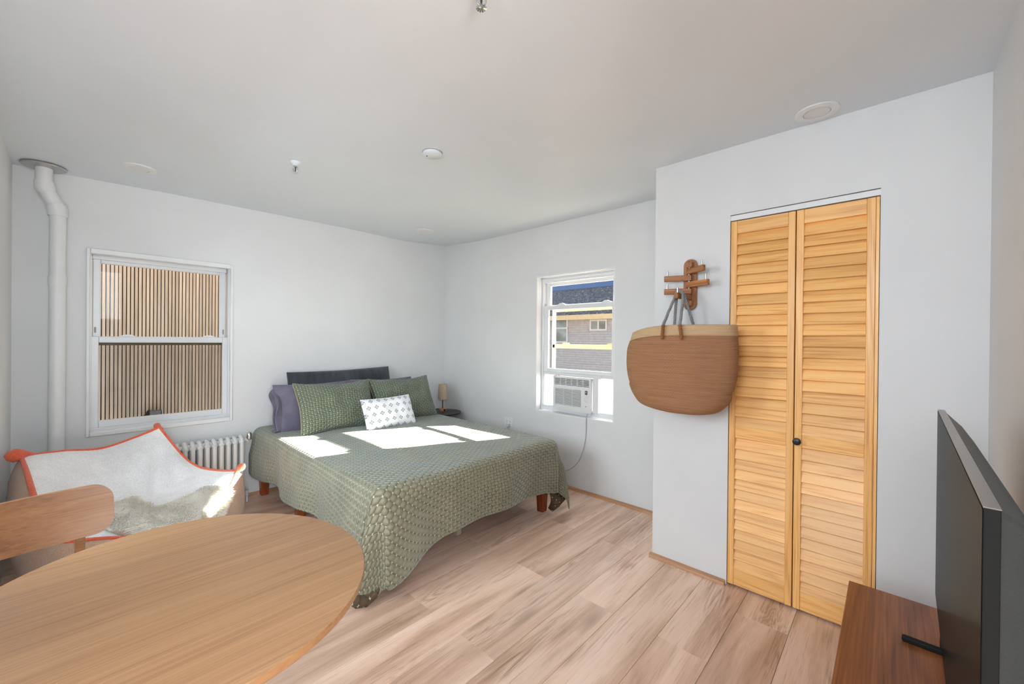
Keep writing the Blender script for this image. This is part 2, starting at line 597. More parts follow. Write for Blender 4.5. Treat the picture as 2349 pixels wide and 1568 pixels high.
    t.l(tl.outputs[0], mx.inputs[2])
    t.l(mx.outputs[0], t.out.inputs['Surface'])
    M['wool'] = t.m
    # woven jute bag: coiled rows
    def jute(name, c0, c1):
        t = NT(name)
        uv = t.coord('UV')
        sx = t.n('ShaderNodeSeparateXYZ')
        t.l(uv, sx.inputs[0])
        rowf = t.math('MULTIPLY', sx.outputs[1], 150.0)
        rows = t.math('ABSOLUTE', t.math('SINE', t.math('MULTIPLY', rowf, PI)))
        st = t.math('ABSOLUTE', t.math('SINE', t.math('MULTIPLY', t.math('ADD', t.math('MULTIPLY', sx.outputs[0], 150.0), t.math('MULTIPLY', rowf, 0.35)), PI)))
        h = t.math('MULTIPLY', t.math('ADD', rows, t.math('MULTIPLY', st, 0.5)), 0.66)
        g = t.noise(t.mapping(uv, (3, 60, 1)), 2.0, 4)
        t.l(t.ramp(t.math('ADD', t.math('MULTIPLY', h, 0.4), t.math('MULTIPLY', g, 0.6)), [(0.25, c0), (0.75, c1)]), t.b.inputs['Base Color'])
        t.b.inputs['Roughness'].default_value = 0.85
        t.bump(h, 0.6, 0.004)
        return t.m
    M['jute'] = jute('brown_jute', srgb(134, 90, 60), srgb(180, 132, 94))
    M['jutecream'] = jute('cream_jute', srgb(182, 146, 106), srgb(216, 184, 144))
    M['ropegrey'] = plain('grey_rope', srgb(150, 150, 150), 0.8, var=0.12, bump=0.6, bscale=400)
    M['ropebrown'] = plain('brown_rope', srgb(150, 96, 54), 0.8, var=0.12, bump=0.6, bscale=400)
    t = NT('lamp_shade_linen')
    c = t.coord()
    t.l(t.ramp(t.noise(c, 300, 2), [(0.3, srgb(188, 166, 138)), (0.7, srgb(208, 188, 160))]), t.b.inputs['Base Color'])
    t.b.inputs['Roughness'].default_value = 0.85
    M['shade'] = t.m
    # glazing: clear pane with Fresnel sheen, daylight passes
    t = NT('window_glass')
    tr = t.n('ShaderNodeBsdfTransparent')
    gl = t.n('ShaderNodeBsdfGlossy')
    gl.inputs['Roughness'].default_value = 0.02
    fr = t.n('ShaderNodeFresnel')
    fr.inputs['IOR'].default_value = 1.45
    mx = t.n('ShaderNodeMixShader')
    tr.inputs[0].default_value = (0.96, 0.97, 0.97, 1)
    t.l(t.math('MULTIPLY', fr.outputs[0], 0.25), mx.inputs[0])
    t.l(tr.outputs[0], mx.inputs[1])
    t.l(gl.outputs[0], mx.inputs[2])
    t.l(mx.outputs[0], t.out.inputs['Surface'])
    M['glass'] = t.m
    t = NT('insect_screen')
    tr = t.n('ShaderNodeBsdfTransparent')
    di = t.n('ShaderNodeBsdfDiffuse')
    di.inputs[0].default_value = (0.05, 0.05, 0.05, 1)
    mx = t.n('ShaderNodeMixShader')
    mx.inputs[0].default_value = 0.16
    t.l(tr.outputs[0], mx.inputs[1])
    t.l(di.outputs[0], mx.inputs[2])
    t.l(mx.outputs[0], t.out.inputs['Surface'])
    M['screen'] = t.m
    # pleated translucent side curtains of the air conditioner
    t = NT('translucent_white_vinyl')
    di = t.n('ShaderNodeBsdfDiffuse')
    tl = t.n('ShaderNodeBsdfTranslucent')
    di.inputs[0].default_value = (0.9, 0.9, 0.92, 1)
    tl.inputs[0].default_value = (0.95, 0.95, 0.97, 1)
    mx = t.n('ShaderNodeMixShader')
    mx.inputs[0].default_value = 0.55
    t.l(di.outputs[0], mx.inputs[1])
    t.l(tl.outputs[0], mx.inputs[2])
    t.l(mx.outputs[0], t.out.inputs['Surface'])
    M['accordion'] = t.m
    M['acwhite'] = plain('white_appliance_plastic', (0.70, 0.70, 0.71, 1), 0.4, var=0.01)
    M['acgrey'] = plain('grey_louvre_plastic', (0.40, 0.40, 0.41, 1), 0.5, var=0.02)
    M['stormtan'] = plain('cream_storm_frame', srgb(226, 196, 150), 0.5)
    M['slat'] = wood('cedar_fence_slat', srgb(172, 150, 130), srgb(210, 190, 170), srgb(224, 206, 188), 2, 1.0, 0.8, 0.2, 0.2, 0.18)
    M['fencegap'] = plain('fence_backing', srgb(52, 34, 18), 0.9)
    M['ventgrey'] = plain('galvanised_duct', srgb(120, 118, 122), 0.5, 0.2)  # plain grey metal of the vent box
    M['siding'] = plain('grey_clapboard', srgb(166, 160, 160), 0.7, var=0.05)
    t = NT('asphalt_shingle')
    c = t.coord()
    t.l(t.ramp(t.noise(c, 9, 3, 0.75), [(0.35, srgb(48, 48, 56)), (0.6, srgb(92, 92, 100)), (0.72, srgb(176, 176, 182))]), t.b.inputs['Base Color'])
    t.b.inputs['Roughness'].default_value = 0.9
    M['shingle'] = t.m
    M['roofblue'] = plain('blue_roof_strip', srgb(52, 80, 124), 0.6)  # blue strip across the upper roof slope
    M['farwhite'] = plain('white_far_window_frame', srgb(196, 194, 196), 0.6)
    M['fascia'] = plain('cream_fascia', srgb(206, 178, 140), 0.7)
    t = NT('far_window_pane')
    c = t.coord()
    t.l(t.ramp(t.noise(c, 1.3, 3), [(0.35, srgb(110, 108, 98)), (0.65, srgb(152, 160, 158))]), t.b.inputs['Base Color'])
    t.b.inputs['Roughness'].default_value = 0.15
    M['farpane'] = t.m
    # tv
    t = NT('tv_screen')
    t.b.inputs['Base Color'].default_value = (0.004, 0.004, 0.005, 1)
    t.b.inputs['Roughness'].default_value = 0.24
    t.b.inputs['Specular IOR Level'].default_value = 0.2
    t.b.inputs['Specular Tint'].default_value = (0.20, 0.235, 0.27, 1)
    t.l(t.ramp(t.noise(t.coord(), 3, 2), [(0.3, (0.004, 0.004, 0.005, 1)), (0.7, (0.006, 0.006, 0.007, 1))]), t.b.inputs['Base Color'])
    gl = t.n('ShaderNodeBsdfGlossy')
    gl.inputs['Roughness'].default_value = 0.22
    gl.inputs['Color'].default_value = (0.80, 0.92, 1.0, 1)
    fr = t.n('ShaderNodeFresnel')
    fr.inputs['IOR'].default_value = 1.4
    mx = t.n('ShaderNodeMixShader')
    t.l(t.math('MULTIPLY', fr.outputs[0], 0.30), mx.inputs[0])
    t.b.inputs['Specular IOR Level'].default_value = 0.0
    di = t.n('ShaderNodeBsdfDiffuse')
    di.inputs[0].default_value = (0.004, 0.004, 0.005, 1)
    t.l(di.outputs[0], mx.inputs[1])
    t.l(gl.outputs[0], mx.inputs[2])
    t.l(mx.outputs[0], t.out.inputs['Surface'])
    M['screenblack'] = t.m
    M['tvback'] = plain('textured_tv_back', (0.06, 0.062, 0.058, 1), 0.42, var=0.05, bump=0.3, bscale=300)
    M['tvedge'] = plain('brushed_tv_bezel', (0.30, 0.27, 0.24, 1), 0.3, 0.6)
    M['display'] = plain('dark_display', (0.02, 0.02, 0.022, 1), 0.2)
    M['printgrey'] = plain('grey_print', (0.30, 0.30, 0.31, 1), 0.6)
    M['diffuser'] = plain('lamp_diffuser', (0.78, 0.78, 0.79, 1), 0.5, var=0.01)
mk()

# ------------------------------------------------------------------ room constants
XC, YC, YR, XL = -0.5897, -2.874, -4.2317, -3.3243      # closet face, closet corner, right wall, left wall
HC = 2.41
def ceil_z(x, y):
    z = HC
    if x > -0.6:
        z += 0.023*(1+x/0.6)
    z += 0.030*math.exp(-(x*x+y*y)/0.16)*1.0
    z += 0.018*math.exp(-y*y/0.2)*max(0, 1-abs(x+1.2)/1.2)
    z -= 0.022*math.exp(-y*y/0.3)*max(0, min(1, (-2.5-x)/0.7))
    return z

# ------------------------------------------------------------------ structure
# floor: underlay plus loose-laid planks, 0.2165 wide, 1.22 long, half-bond
fl = MB()
fl.bb((-5.6, -7.2, -0.06), (0.15, 0.15, -0.012))
floor = struct(obj('floor', fl, M['floorbase']))
def plank_mesh(L, wd):
    b = MB()
    e = 0.0007
    x0, x1, y0, y1 = e/2, L-e/2, -wd+e/2, -e/2
    c = 0.0010
    vs = [(x0, y0, -0.012), (x1, y0, -0.012), (x1, y1, -0.012), (x0, y1, -0.012),
          (x0, y0, -c), (x1, y0, -c), (x1, y1, -c), (x0, y1, -c),
          (x0+c, y0+c, 0), (x1-c, y0+c, 0), (x1-c, y1-c, 0), (x0+c, y1-c, 0)]
    fs = [(8, 9, 10, 11)]
    for k in range(4):
        k2 = (k+1) % 4
        fs += [(k, k2, 4+k2, 4+k), (4+k, 4+k2, 8+k2, 8+k)]
    b.add(vs, fs)
    me = b.mesh('plank')
    me.materials.append(M['plank'])
    return me
PW, PL = 0.2165, 1.22
cache = {}
for r in range(-10, 12):
    y1 = -2.102-PW*r
    y0 = y1-PW
    if y0 > 0.0 or y1 < -4.9:
        continue
    yt, yb = min(y1, 0.0), y0
    off = -1.846 if r % 2 == 0 else -1.236
    if r == 6:
        off = -2.03
    for k in range(-3, 4):
        a, b = off+PL*k, off+PL*(k+1)
        xmax = 0.0
        a2, b2 = max(a, -3.33), min(b, xmax)
        if b2-a2 < 0.02:
            continue
        key = (round(b2-a2, 3), round(yt-yb, 3))
        if key not in cache:
            cache[key] = plank_mesh(*key)
        p = bpy.data.objects.new('plank', cache[key])
        COL.objects.link(p)
        p.parent = floor
        p.location = (a2, yt, 0)

# ceiling
ce = MB()
nx, ny = 40, 44
xs = [-5.6+(5.75)*i/nx for i in range(nx+1)]
xs = sorted(set([round(x, 4) for x in xs]+[0.0, XC, -0.3, -0.15, -0.05]))
ys = sorted(set([round(-7.2+7.35*i/ny, 4) for i in range(ny+1)]+[0.0, -0.05, -0.25, -0.4]))
ce.grid([[(x, y, ceil_z(x, y)) for y in ys] for x in xs])
ce.grid([[(x, y, 2.75) for y in (-7.2, 0.15)] for x in (-5.6, 0.15)])
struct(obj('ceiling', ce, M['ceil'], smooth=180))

def wall_with_hole(name, axis, f0, f1, a0, a1, z0, z1, holes, mat=None):
    """axis 1: wall normal along y (runs in x); axis 0: normal along x (runs in y)"""
    b = MB()
    hs = sorted(holes)
    def bx(p, q, zz0, zz1):
        if q-p < 1e-5 or zz1-zz0 < 1e-5:
            return
        if axis == 1:
            b.bb((p, f0, zz0), (q, f1, zz1))
        else:
            b.bb((f0, p, zz0), (f1, q, zz1))
    cur = a0
    for (h0, h1, hz0, hz1) in hs:
        bx(cur, h0, z0, z1)
        bx(h0, h1, z0, hz0)
        bx(h0, h1, hz1, z1)
        cur = h1
    bx(cur, a1, z0, z1)
    return struct(obj(name, b, mat or M['wall']))
# wall A (behind the bed head), opening for the left window
WL, WR, WB, WT = -3.0089, -2.1766, 0.6543, 1.9315
wall_with_hole('wall_back', 1, 0.0, 0.16, XL-0.2, 1.2, -0.05, 3.8, [(WL+0.015, WR-0.015, WB+0.015, WT-0.015)])  # end and top extended out of view, added to keep sun off the slats
# wall B with the air-conditioned window
VL, VR, VB, VT = -1.4249, -2.2739, 0.6473, 1.9595
wall_with_hole('wall_right', 0, 0.0, 0.16, YR-0.1, 0.0, -0.05, 3.8, [(VR, VL, VB, VT)])
# closet front and return
DL, DR, DT = -3.2975, -3.9095, 2.035
wall_with_hole('wall_closet', 0, XC, XC+0.10, YR, YC, 0.0, 2.425, [(DR, DL, 0.0, DT)])
w = MB()
w.bb((XC+0.10, YC-0.10, 0), (0.0, YC, 2.45))
struct(obj('wall_closet_return', w, M['wall']))
w = MB()
w.bb((-2.62, YR-0.12, -0.012), (0.0, YR, 2.42))
struct(obj('wall_front', w, M['wall']))
# left wall with its own window (outside the frame) that lights the chair back
wall_with_hole('wall_left', 0, XL-0.14, XL, -3.3, 0.0, -0.05, 2.42, [(-2.35, -1.15, 0.85, 2.0)])

w3 = sempty('window_3', (XL-0.07, -1.75, 0.85))
b = MB()
for q0, q1, c0, c1 in ((-2.35, -2.30, 0.85, 2.0), (-1.20, -1.15, 0.85, 2.0), (-2.30, -1.20, 0.85, 0.91), (-2.30, -1.20, 1.95, 2.0), (-2.30, -1.20, 1.405, 1.445)):
    b.bb((XL-0.12, q0, c0), (XL-0.04, q1, c1))
obj('frame', b, M['vinyl'], w3, bevel=0.003)
b = MB(); b.bb((XL-0.082, -2.305, 0.90), (XL-0.078, -1.195, 1.96)); obj('glass', b, M['glass'], w3)

# shoe mouldings
def quarter(name, pts_axis, a, b, base, dirn, mat, h=0.02):
    poly = [(0, 0), (dirn*h, 0), (dirn*h*0.97, h*0.35), (dirn*h*0.8, h*0.68), (dirn*h*0.5, h*0.92), (0, h*1.0)]
    b_ = MB()
    if pts_axis == 1:      # runs along y, profile in x,z
        b_.prism([(base+p[0], p[1]) for p in poly], a, b, 1)
    else:
        b_.prism([(base+p[0], p[1]) for p in poly], a, b, 0)
    return struct(obj(name, b_, mat, smooth=50))
quarter('baseboard_right', 1, YC+0.001, -0.001, -0.0005, -1, M['shoe'], 0.024)
quarter('baseboard_closet', 1, DL+0.006, YC+0.012, XC-0.0005, -1, M['shoe'], 0.024)
quarter('baseboard_back', 0, -2.1, -0.03, -0.0005, -1, M['shoex'], 0.024)

# ------------------------------------------------------------------ window 1 (left)
w1 = sempty('window_1', ((WL+WR)/2, 0, WB))
def frame_ring(b, x0, x1, z0, z1, t, y0, y1, tb=None, tt=None, axis=1):
    tb = t if tb is None else tb
    tt = t if tt is None else tt
    def bx(a0, a1, c0, c1):
        if axis == 1:
            b.bb((a0, y0, c0), (a1, y1, c1))
        else:
            b.bb((y0, a0, c0), (y1, a1, c1))
    bx(x0, x0+t, z0, z1)
    bx(x1-t, x1, z0, z1)
    bx(x0+t, x1-t, z0, z0+tb)
    bx(x0+t, x1-t, z1-tt, z1)
b = MB()
frame_ring(b, WL, WR, WB, WT, 0.019, -0.013, 0.03, tb=0.03, tt=0.036)
obj('casing', b, M['trimw'], w1, bevel=0.005)
b = MB()
frame_ring(b, WL+0.015, WR-0.015, WB+0.015, WT-0.015, 0.012, 0.03, 0.155, tb=0.016, tt=0.016)
b.bb((WL+0.03, 0.075, 1.87), (WR-0.03, 0.155, 1.905))
b.bb((WL+0.02, 0.035, WB+0.03), (WR-0.02, 0.15, WB+0.041))
b.bb((WL+0.02, 0.042, WB+0.04), (WR-0.02, 0.052, WB+0.05))
obj('frame', b, M['vinyl'], w1, bevel=0.002)
up1 = MB()
frame_ring(up1, -2.977, -2.212, 1.30, 1.872, 0.039, 0.088, 0.118, tb=0.036, tt=0.026)
u1 = obj('upper_sash', up1, M['vinyl'], w1, bevel=0.004)
b = MB(); b.bb((-2.94, 0.102, 1.33), (-2.25, 0.105, 1.85))
obj('glass', b, M['glass'], u1)
lo1 = MB()
frame_ring(lo1, -2.9895, -2.1925, 0.700, 1.3347, 0.043, 0.055, 0.085, tb=0.05, tt=0.043)
l1 = obj('lower_sash', lo1, M['vinyl'], w1, bevel=0.004)
b = MB(); b.bb((-2.95, 0.069, 0.745), (-2.23, 0.072, 1.295))
obj('glass', b, M['glass'], l1)
for cx in (-2.80, -2.325):
    b = MB()
    prof = [(-0.055, 0), (-0.04, 0.004), (-0.02, 0.014), (0.0, 0.017), (0.02, 0.014), (0.04, 0.004), (0.055, 0)]
    b.prism([(cx+p[0], 1.3347+p[1]) for p in prof], 0.058, 0.082, 1)
    obj('sash_lock', b, M['vinyl'], l1, smooth=30)
b = MB(); b.bb((-2.985, 0.128, 0.69), (-2.20, 0.131, 1.31))
obj('insect_screen', b, M['screen'], w1)
b = MB(); b.bb((-2.985, 0.122, 1.272), (-2.20, 0.150, 1.312))
obj('screen_bar', b, plain('bronze_screen_bar', srgb(92, 84, 62), 0.6), w1)
for cx in (-2.964, -2.226):
    b = MB(); b.bb((cx-0.005, 0.085, 1.36), (cx+0.005, 0.089, 1.40))
    obj('tilt_latch', b, M['printgrey'], u1)

# ------------------------------------------------------------------ window 2 (right)
w2 = sempty('window_2', (0, (VL+VR)/2, VB))
b = MB()
frame_ring(b, VR-0.0, VL+0.0, VB-0.0, VT+0.0, 0.010, 0.0, 0.075, tb=0.012, tt=0.014, axis=0)
obj('reveal_lining', b, M['white'], w2)
b = MB()
frame_ring(b, VR+0.010, VL-0.010, VB+0.012, VT-0.014, 0.022, 0.075, 0.155, tb=0.05, tt=0.052, axis=0)
b.bb((0.06, VR+0.03, VT-0.045), (0.08, VL-0.03, VT-0.03))
obj('frame', b, M['vinyl'], w2, bevel=0.003)
b = MB()
frame_ring(b, VR+0.03, VL-0.035, 1.650, 1.900, 0.052, 0.115, 0.14, tb=0.03, tt=0.036, axis=0)
us2 = obj('upper_sash', b, M['vinyl'], w2, bevel=0.003)
b = MB(); b.bb((0.126, VR+0.07, 1.67), (0.129, VL-0.08, 1.88))
obj('glass', b, M['glass'], us2)
b = MB()
frame_ring(b, VR+0.018, VL-0.028, 1.030, 1.672, 0.056, 0.085, 0.112, tb=0.036, tt=0.04, axis=0)
l2 = obj('lower_sash', b, M['vinyl'], w2, bevel=0.003)
b = MB(); b.bb((0.098, VR+0.06, 1.06), (0.101, VL-0.075, 1.64))
obj('glass', b, M['glass'], l2)
for cy in (-1.66, -2.14):
    b = MB()
    prof = [(-0.05, 0), (-0.035, 0.010), (-0.01, 0.02), (0.015, 0.02), (0.04, 0.008), (0.05, 0)]
    b.prism([(cy+p[0], 1.672+p[1]) for p in prof], 0.088, 0.110, 0)
    obj('sash_lock', b, M['white'], l2, smooth=30)
b = MB()
frame_ring(b, VR+0.03, VL-0.075, 1.02, 1.665, 0.035, 0.160, 0.178, tb=0.03, tt=0.05, axis=0)
b.bb((0.160, VR+0.03, 1.262), (0.180, VL-0.08, 1.300))
st = obj('storm_frame', b, M['stormtan'], w2, bevel=0.003)
for cy in (-1.66, -2.15):
    b = MB()
    prof = [(-0.045, 0), (-0.03, 0.014), (0.03, 0.014), (0.045, 0)]
    b.prism([(cy+p[0], 1.300+p[1]) for p in prof], 0.163, 0.178, 0)
    obj('storm_latch', b, M['stormtan'], st, smooth=30)

# ------------------------------------------------------------------ bifold louvre door (door_1)
door = sempty('door_1', (XC, (DL+DR)/2, 0))
b = MB()
b.bb((XC+0.004, DR, 2.004), (XC+0.03, DL, DT-0.004))
obj('header_track', b, M['trimw'], door)
b = MB()
b.bb((XC+0.045, DR, 0.0), (XC+0.095, DR+0.004, DT)); b.bb((XC+0.045, DL-0.004, 0.0), (XC+0.095, DL, DT))
obj('door_jamb', b, M['trimw'], door)
XD0, XD1 = XC+0.002, XC+0.030          # panel thickness
slat_cache = {}
def door_panel(y_hi, y_lo, extra):
    p = bpy.data.objects.new('door_panel', None)
    COL.objects.link(p)
    p.parent = door
    base = Vector((XC, (y_hi+y_lo)/2, 0.012))
    p.location = base-Vector(door.location)
    sw = 0.031
    z0, z1 = 0.012, 1.999
    ya, yb = y_hi, y_lo
    def st(c0, c1):
        b = MB(); b.bb((XD0, c0, z0), (XD1, c1, z1))
        obj('stile', b, M['pinev'], p, bevel=0.003, loc=(XD0, (c0+c1)/2, 1.0))
    st(ya, ya-sw)
    if extra:
        st(yb+0.012, yb+0.012+sw)
        b = MB(); b.bb((XD0+0.003, yb, z0), (XD1, yb+0.0115, z1))
        obj('edge_strip', b, M['pinev'], p, bevel=0.001, loc=(XD0, yb, 1.0))
        yin = yb+0.012+sw
    else:
        st(yb, yb+sw)
        yin = yb+sw
    yo = ya-sw
    L = yo-yin
    for n, (r0, r1) in (('rail', (1.929, z1)), ('rail', (0.816, 0.884)), ('rail', (z0, 0.103))):
        b = MB(); b.bb((XD0+0.003, yin, r0), (XD1-0.003, yo, r1))
        obj(n, b, M['pineh'], p, bevel=0.002, loc=(XD0, (yin+yo)/2, (r0+r1)/2))
    key = round(L, 4)
    if key not in slat_cache:
        # slat: leaning louvre, rounded front lip
        b = MB()
        c = [(-0.0150, -0.0300), (-0.0125, -0.0330), (-0.0080, -0.0315), (0.0110, 0.0290), (0.0090, 0.0325), (0.0050, 0.0310)]
        b.prism([(q[0], q[1]) for q in c], -L/2, L/2, 1)
        me = b.mesh('slat')
        me.materials.append(M['pineh'])
        slat_cache[key] = me
    def slats(za, zb, n):
        pt = (zb-za)/n
        for i in range(n):
            o = bpy.data.objects.new('slat', slat_cache[key])
            COL.objects.link(o)
            o.parent = p
            o.location = Vector((XD0+0.0165, (yin+yo)/2, za+pt*(i+0.5)))-base
    slats(0.884, 1.929, 19)
    slats(0.103, 0.816, 13)
    return p
p1 = door_panel(-3.3006, -3.5950, False)
p2 = door_panel(-3.5990, -3.9068, True)
b = MB()
b.lathe([(0.009, 0.0), (0.009, 0.016), (0.016, 0.018), (0.018, 0.024), (0.017, 0.032), (0.012, 0.035)], (XD0, -3.6135, 0.850), 20,
        M=Matrix.Rotation(-PI/2, 3, 'Y'))
obj('knob', b, M['black'], p2, smooth=40)

# ------------------------------------------------------------------ bed
BX0, BX1, BY0, BY1, BZ = -1.985, -0.525, -0.06, -2.03, 0.545
bed = thing('bed', 'low cherry wood platform bed under the sage quilt', 'bed', ((BX0+BX1)/2, (BY0+BY1)/2, 0))
def leg(x, y, h=0.24, a=0.075, c=0.055):
    b = MB()
    vs = [(x-c/2, y-c/2, 0), (x+c/2, y-c/2, 0), (x+c/2, y+c/2, 0), (x-c/2, y+c/2, 0),
          (x-a/2, y-a/2, h), (x+a/2, y-a/2, h), (x+a/2, y+a/2, h), (x-a/2, y+a/2, h)]
    b.add(vs, [(3, 2, 1, 0), (4, 5, 6, 7), (0, 1, 5, 4), (1, 2, 6, 5), (2, 3, 7, 6), (3, 0, 4, 7)])
    obj('leg', b, M['bedwood'], bed, bevel=0.004, loc=(x, y, 0))
for lx, ly in ((-1.955, -0.055), (-0.555, -0.055), (-0.552, -1.962), (-1.955, -1.962), (-1.90, -0.72), (-0.60, -0.95)):
    leg(lx, ly)
b = MB()
b.bb((BX0, BY0+0.02, 0.22), (BX0+0.03, BY1, 0.31)); obj('side_rail', b, M['bedwood'], bed, bevel=0.004)
b = MB()
b.bb((BX1-0.03, BY0+0.02, 0.22), (BX1, BY1, 0.31)); obj('side_rail', b, M['bedwood'], bed, bevel=0.004)
b = MB()
b.bb((BX0+0.03, BY1, 0.22), (BX1-0.03, BY1+0.03, 0.31)); obj('foot_rail', b, M['bedwood'], bed, bevel=0.004)
b = MB()
b.bb((-1.27, -1.80, 0.0), (-1.235, -1.765, 0.24)); b.bb((-1.268, -1.95, 0.235), (-1.237, -0.1, 0.27))
obj('centre_support', b, M['legmetal'], bed)
b = MB()
for k in range(12):
    y = -0.16-k*0.16
    b.bb((BX0+0.03, y-0.04, 0.285), (BX1-0.03, y+0.04, 0.303))
obj('slat_base', b, M['bedwood'], bed)
mt = MB(); mt.bb((BX0+0.02, BY0+0.03, 0.312), (BX1-0.02, BY1+0.02, 0.53))
obj('mattress', mt, M['sheet'], bed, bevel=0.045, seg=4)

# quilt: flat cloth coordinates (s across, t along the bed) draped over the mattress
def drape():
    X0, X1, Y0, Y1, Z = -2.035, -0.475, -0.02, -2.085, 0.572
    R = 0.065
    OH = 0.335
    ns, nt = 200, 190
    Wd, Ln = X1-X0, Y0-Y1
    arc = R*PI/2
    def over(d, nrm_wave):
        """distance past the flat edge -> outward, down"""
        if d < arc:
            a = d/R
            return R*math.sin(a), R*(1-math.cos(a))
        return R+nrm_wave*min(1, (d-arc)/0.15), R+(d-arc)
    P, UV = [], []
    for i in range(ns+1):
        s = -OH+(Wd+2*OH)*i/ns if False else None
        row, ru = [], []
        fs = i/ns
        s = -OH+fs*(Wd+2*OH)
        for j in range(nt+1):
            t = (j/nt)*(Ln+OH)
            ru.append((s, t))
            # inset flat region so that rounding starts inside the edges
            a = 0.0
            sgn = 0
            if s < R:
                a, sgn = R-s, -1
            elif s > Wd-R:
                a, sgn = s-(Wd-R), 1
            bb = max(0.0, t-(Ln-R))
            x = X0+min(max(s, R), Wd-R)
            y = Y0-min(t, Ln-R)
            puff = 0.012*math.sin(PI*min(1, max(0, s/Wd)))*math.sin(PI*min(1, max(0, t/Ln)))
            sag = 0.006*math.sin(5*s+1.3)*math.sin(4.1*t+0.4)+0.004*math.sin(11*s+3*t)
            z = Z+puff+sag*0.6
            if a > 0 or bb > 0:
                if a > 0 and bb > 0:
                    d = math.hypot(a, bb)
                    ph = math.atan2(bb, a)
                    s2 = math.sin(2*ph)
                    d *= (1.34+0.10*s2**2) if sgn < 0 else 1.06
                    wv = 0.012+0.085*s2**3*min(1, d/0.5)-0.03*math.sin(4*ph)**2*(1-s2)*min(1, d/0.4)
                    o, dn = over(d, wv)
                    x += sgn*o*math.cos(ph)
                    y -= o*math.sin(ph)
                    zz = z-dn
                    if sgn < 0:
                        y += 0.10*s2**2*min(1, d/0.5)
                        x -= 0.02*s2**2*min(1, d/0.5)
                    if zz < 0.022:
                        ex = 0.022-zz
                        zz = 0.022+0.03*math.sin(min(ex/0.08, 1)*PI)
                        x -= sgn*ex*0.75*math.cos(ph)
                        y += ex*0.75*math.sin(ph)
                    z = zz
                elif a > 0:
                    wv = 0.016*math.sin(7.5*t+0.5)+0.010*math.sin(17*t+1)+0.012
                    wv *= min(1, (a)/0.25)
                    if t > Ln-0.5:
                        k = (t-(Ln-0.5))/0.5
                        wv = wv*(1-k)+k*0.012
                    k = max(0, 1-(Ln-R-t)/0.62)
                    o, dn = over(a*(1+0.05*math.sin(9*t)*(1-k)+(0.34 if sgn < 0 else 0.06)*k*k*(3-2*k)), wv+0.02*k)
                    x += sgn*o
                    z -= dn
                else:
                    wv = 0.020*math.sin(6.3*s+2.2)+0.010*math.sin(15*s)+0.010
                    e = min(s, Wd-s)
                    if e < 0.35:
                        k = 1-e/0.35
                        wv = wv*(1-k)+k*0.012
                    k = max(0, 1-(s-R)/0.40) if s < Wd/2 else max(0, 1-(Wd-s-R)/0.14)
                    o, dn = over(bb*(1+0.05*math.sin(4*s+1.0)*(1-k)+(0.34 if s < Wd/2 else 0.06)*k*k*(3-2*k)), wv+0.02*k)
                    y -= o
                    z -= dn
            row.append((x, y, z))
        P.append(row)
        UV.append(ru)
    return P, UV
P, UV = drape()
b = MB(); b.grid(P, UV)
me = b.mesh('quilt', recalc=False)
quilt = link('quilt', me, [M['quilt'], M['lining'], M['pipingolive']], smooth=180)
# make sure the face side looks up
if me.polygons[len(me.polygons)//2].normal.z < 0:
    me.flip_normals()
md = quilt.modifiers.new('thick', 'SOLIDIFY')
md.thickness = 0.008
md.offset = -1
md.material_offset = 1
md.material_offset_rim = 2
for upp, low in (([(-2.134, -2.030, 0.071), (-2.085, -2.020, 0.074), (-2.038, -2.010, 0.084), (-2.000, -2.000, 0.100), (-1.946, -1.990, 0.121)], [(-2.145, -2.060, 0.068), (-2.112, -2.060, 0.032), (-2.059, -2.060, 0.013), (-2.008, -2.060, 0.035), (-1.967, -2.060, 0.119)]),
                 ([(-0.607, -2.050, 0.218), (-0.530, -2.050, 0.192), (-0.457, -2.050, 0.162), (-0.386, -2.050, 0.129)], [(-0.506, -1.995, 0.020), (-0.527, -2.050, 0.015), (-0.486, -2.073, 0.050), (-0.416, -2.080, 0.094)])):
    P = []
    for k in range(len(upp)):
        a_, c_ = Vector(upp[k]), Vector(low[k])
        c_.z = max(c_.z, 0.012)
        P.append([a_.lerp(c_, t)+Vector((0, -0.03*math.sin(PI*t), 0)) for t in (0, .2, .4, .6, .8, 1)])
    UVf = [[(0.02*k+0.1*p_.x, p_.z) for p_ in r_] for k, r_ in enumerate(P)]
    b = MB(); b.grid(P, [[(p_.x, p_.z) for p_ in r_] for r_ in P])
    lf = link('turned_corner', b.mesh('turned_corner', recalc=False), [M['lining'], M['pipingolive']], quilt, smooth=180)
    lf['label'] = 'brown lining showing at the turned-back corner'
    lm = lf.modifiers.new('thick', 'SOLIDIFY')
    lm.thickness = 0.008
    lm.material_offset_rim = 1
tag(quilt, 'sage green quilted velvet bedspread with stitched crosses draped over the bed', 'bedspread')

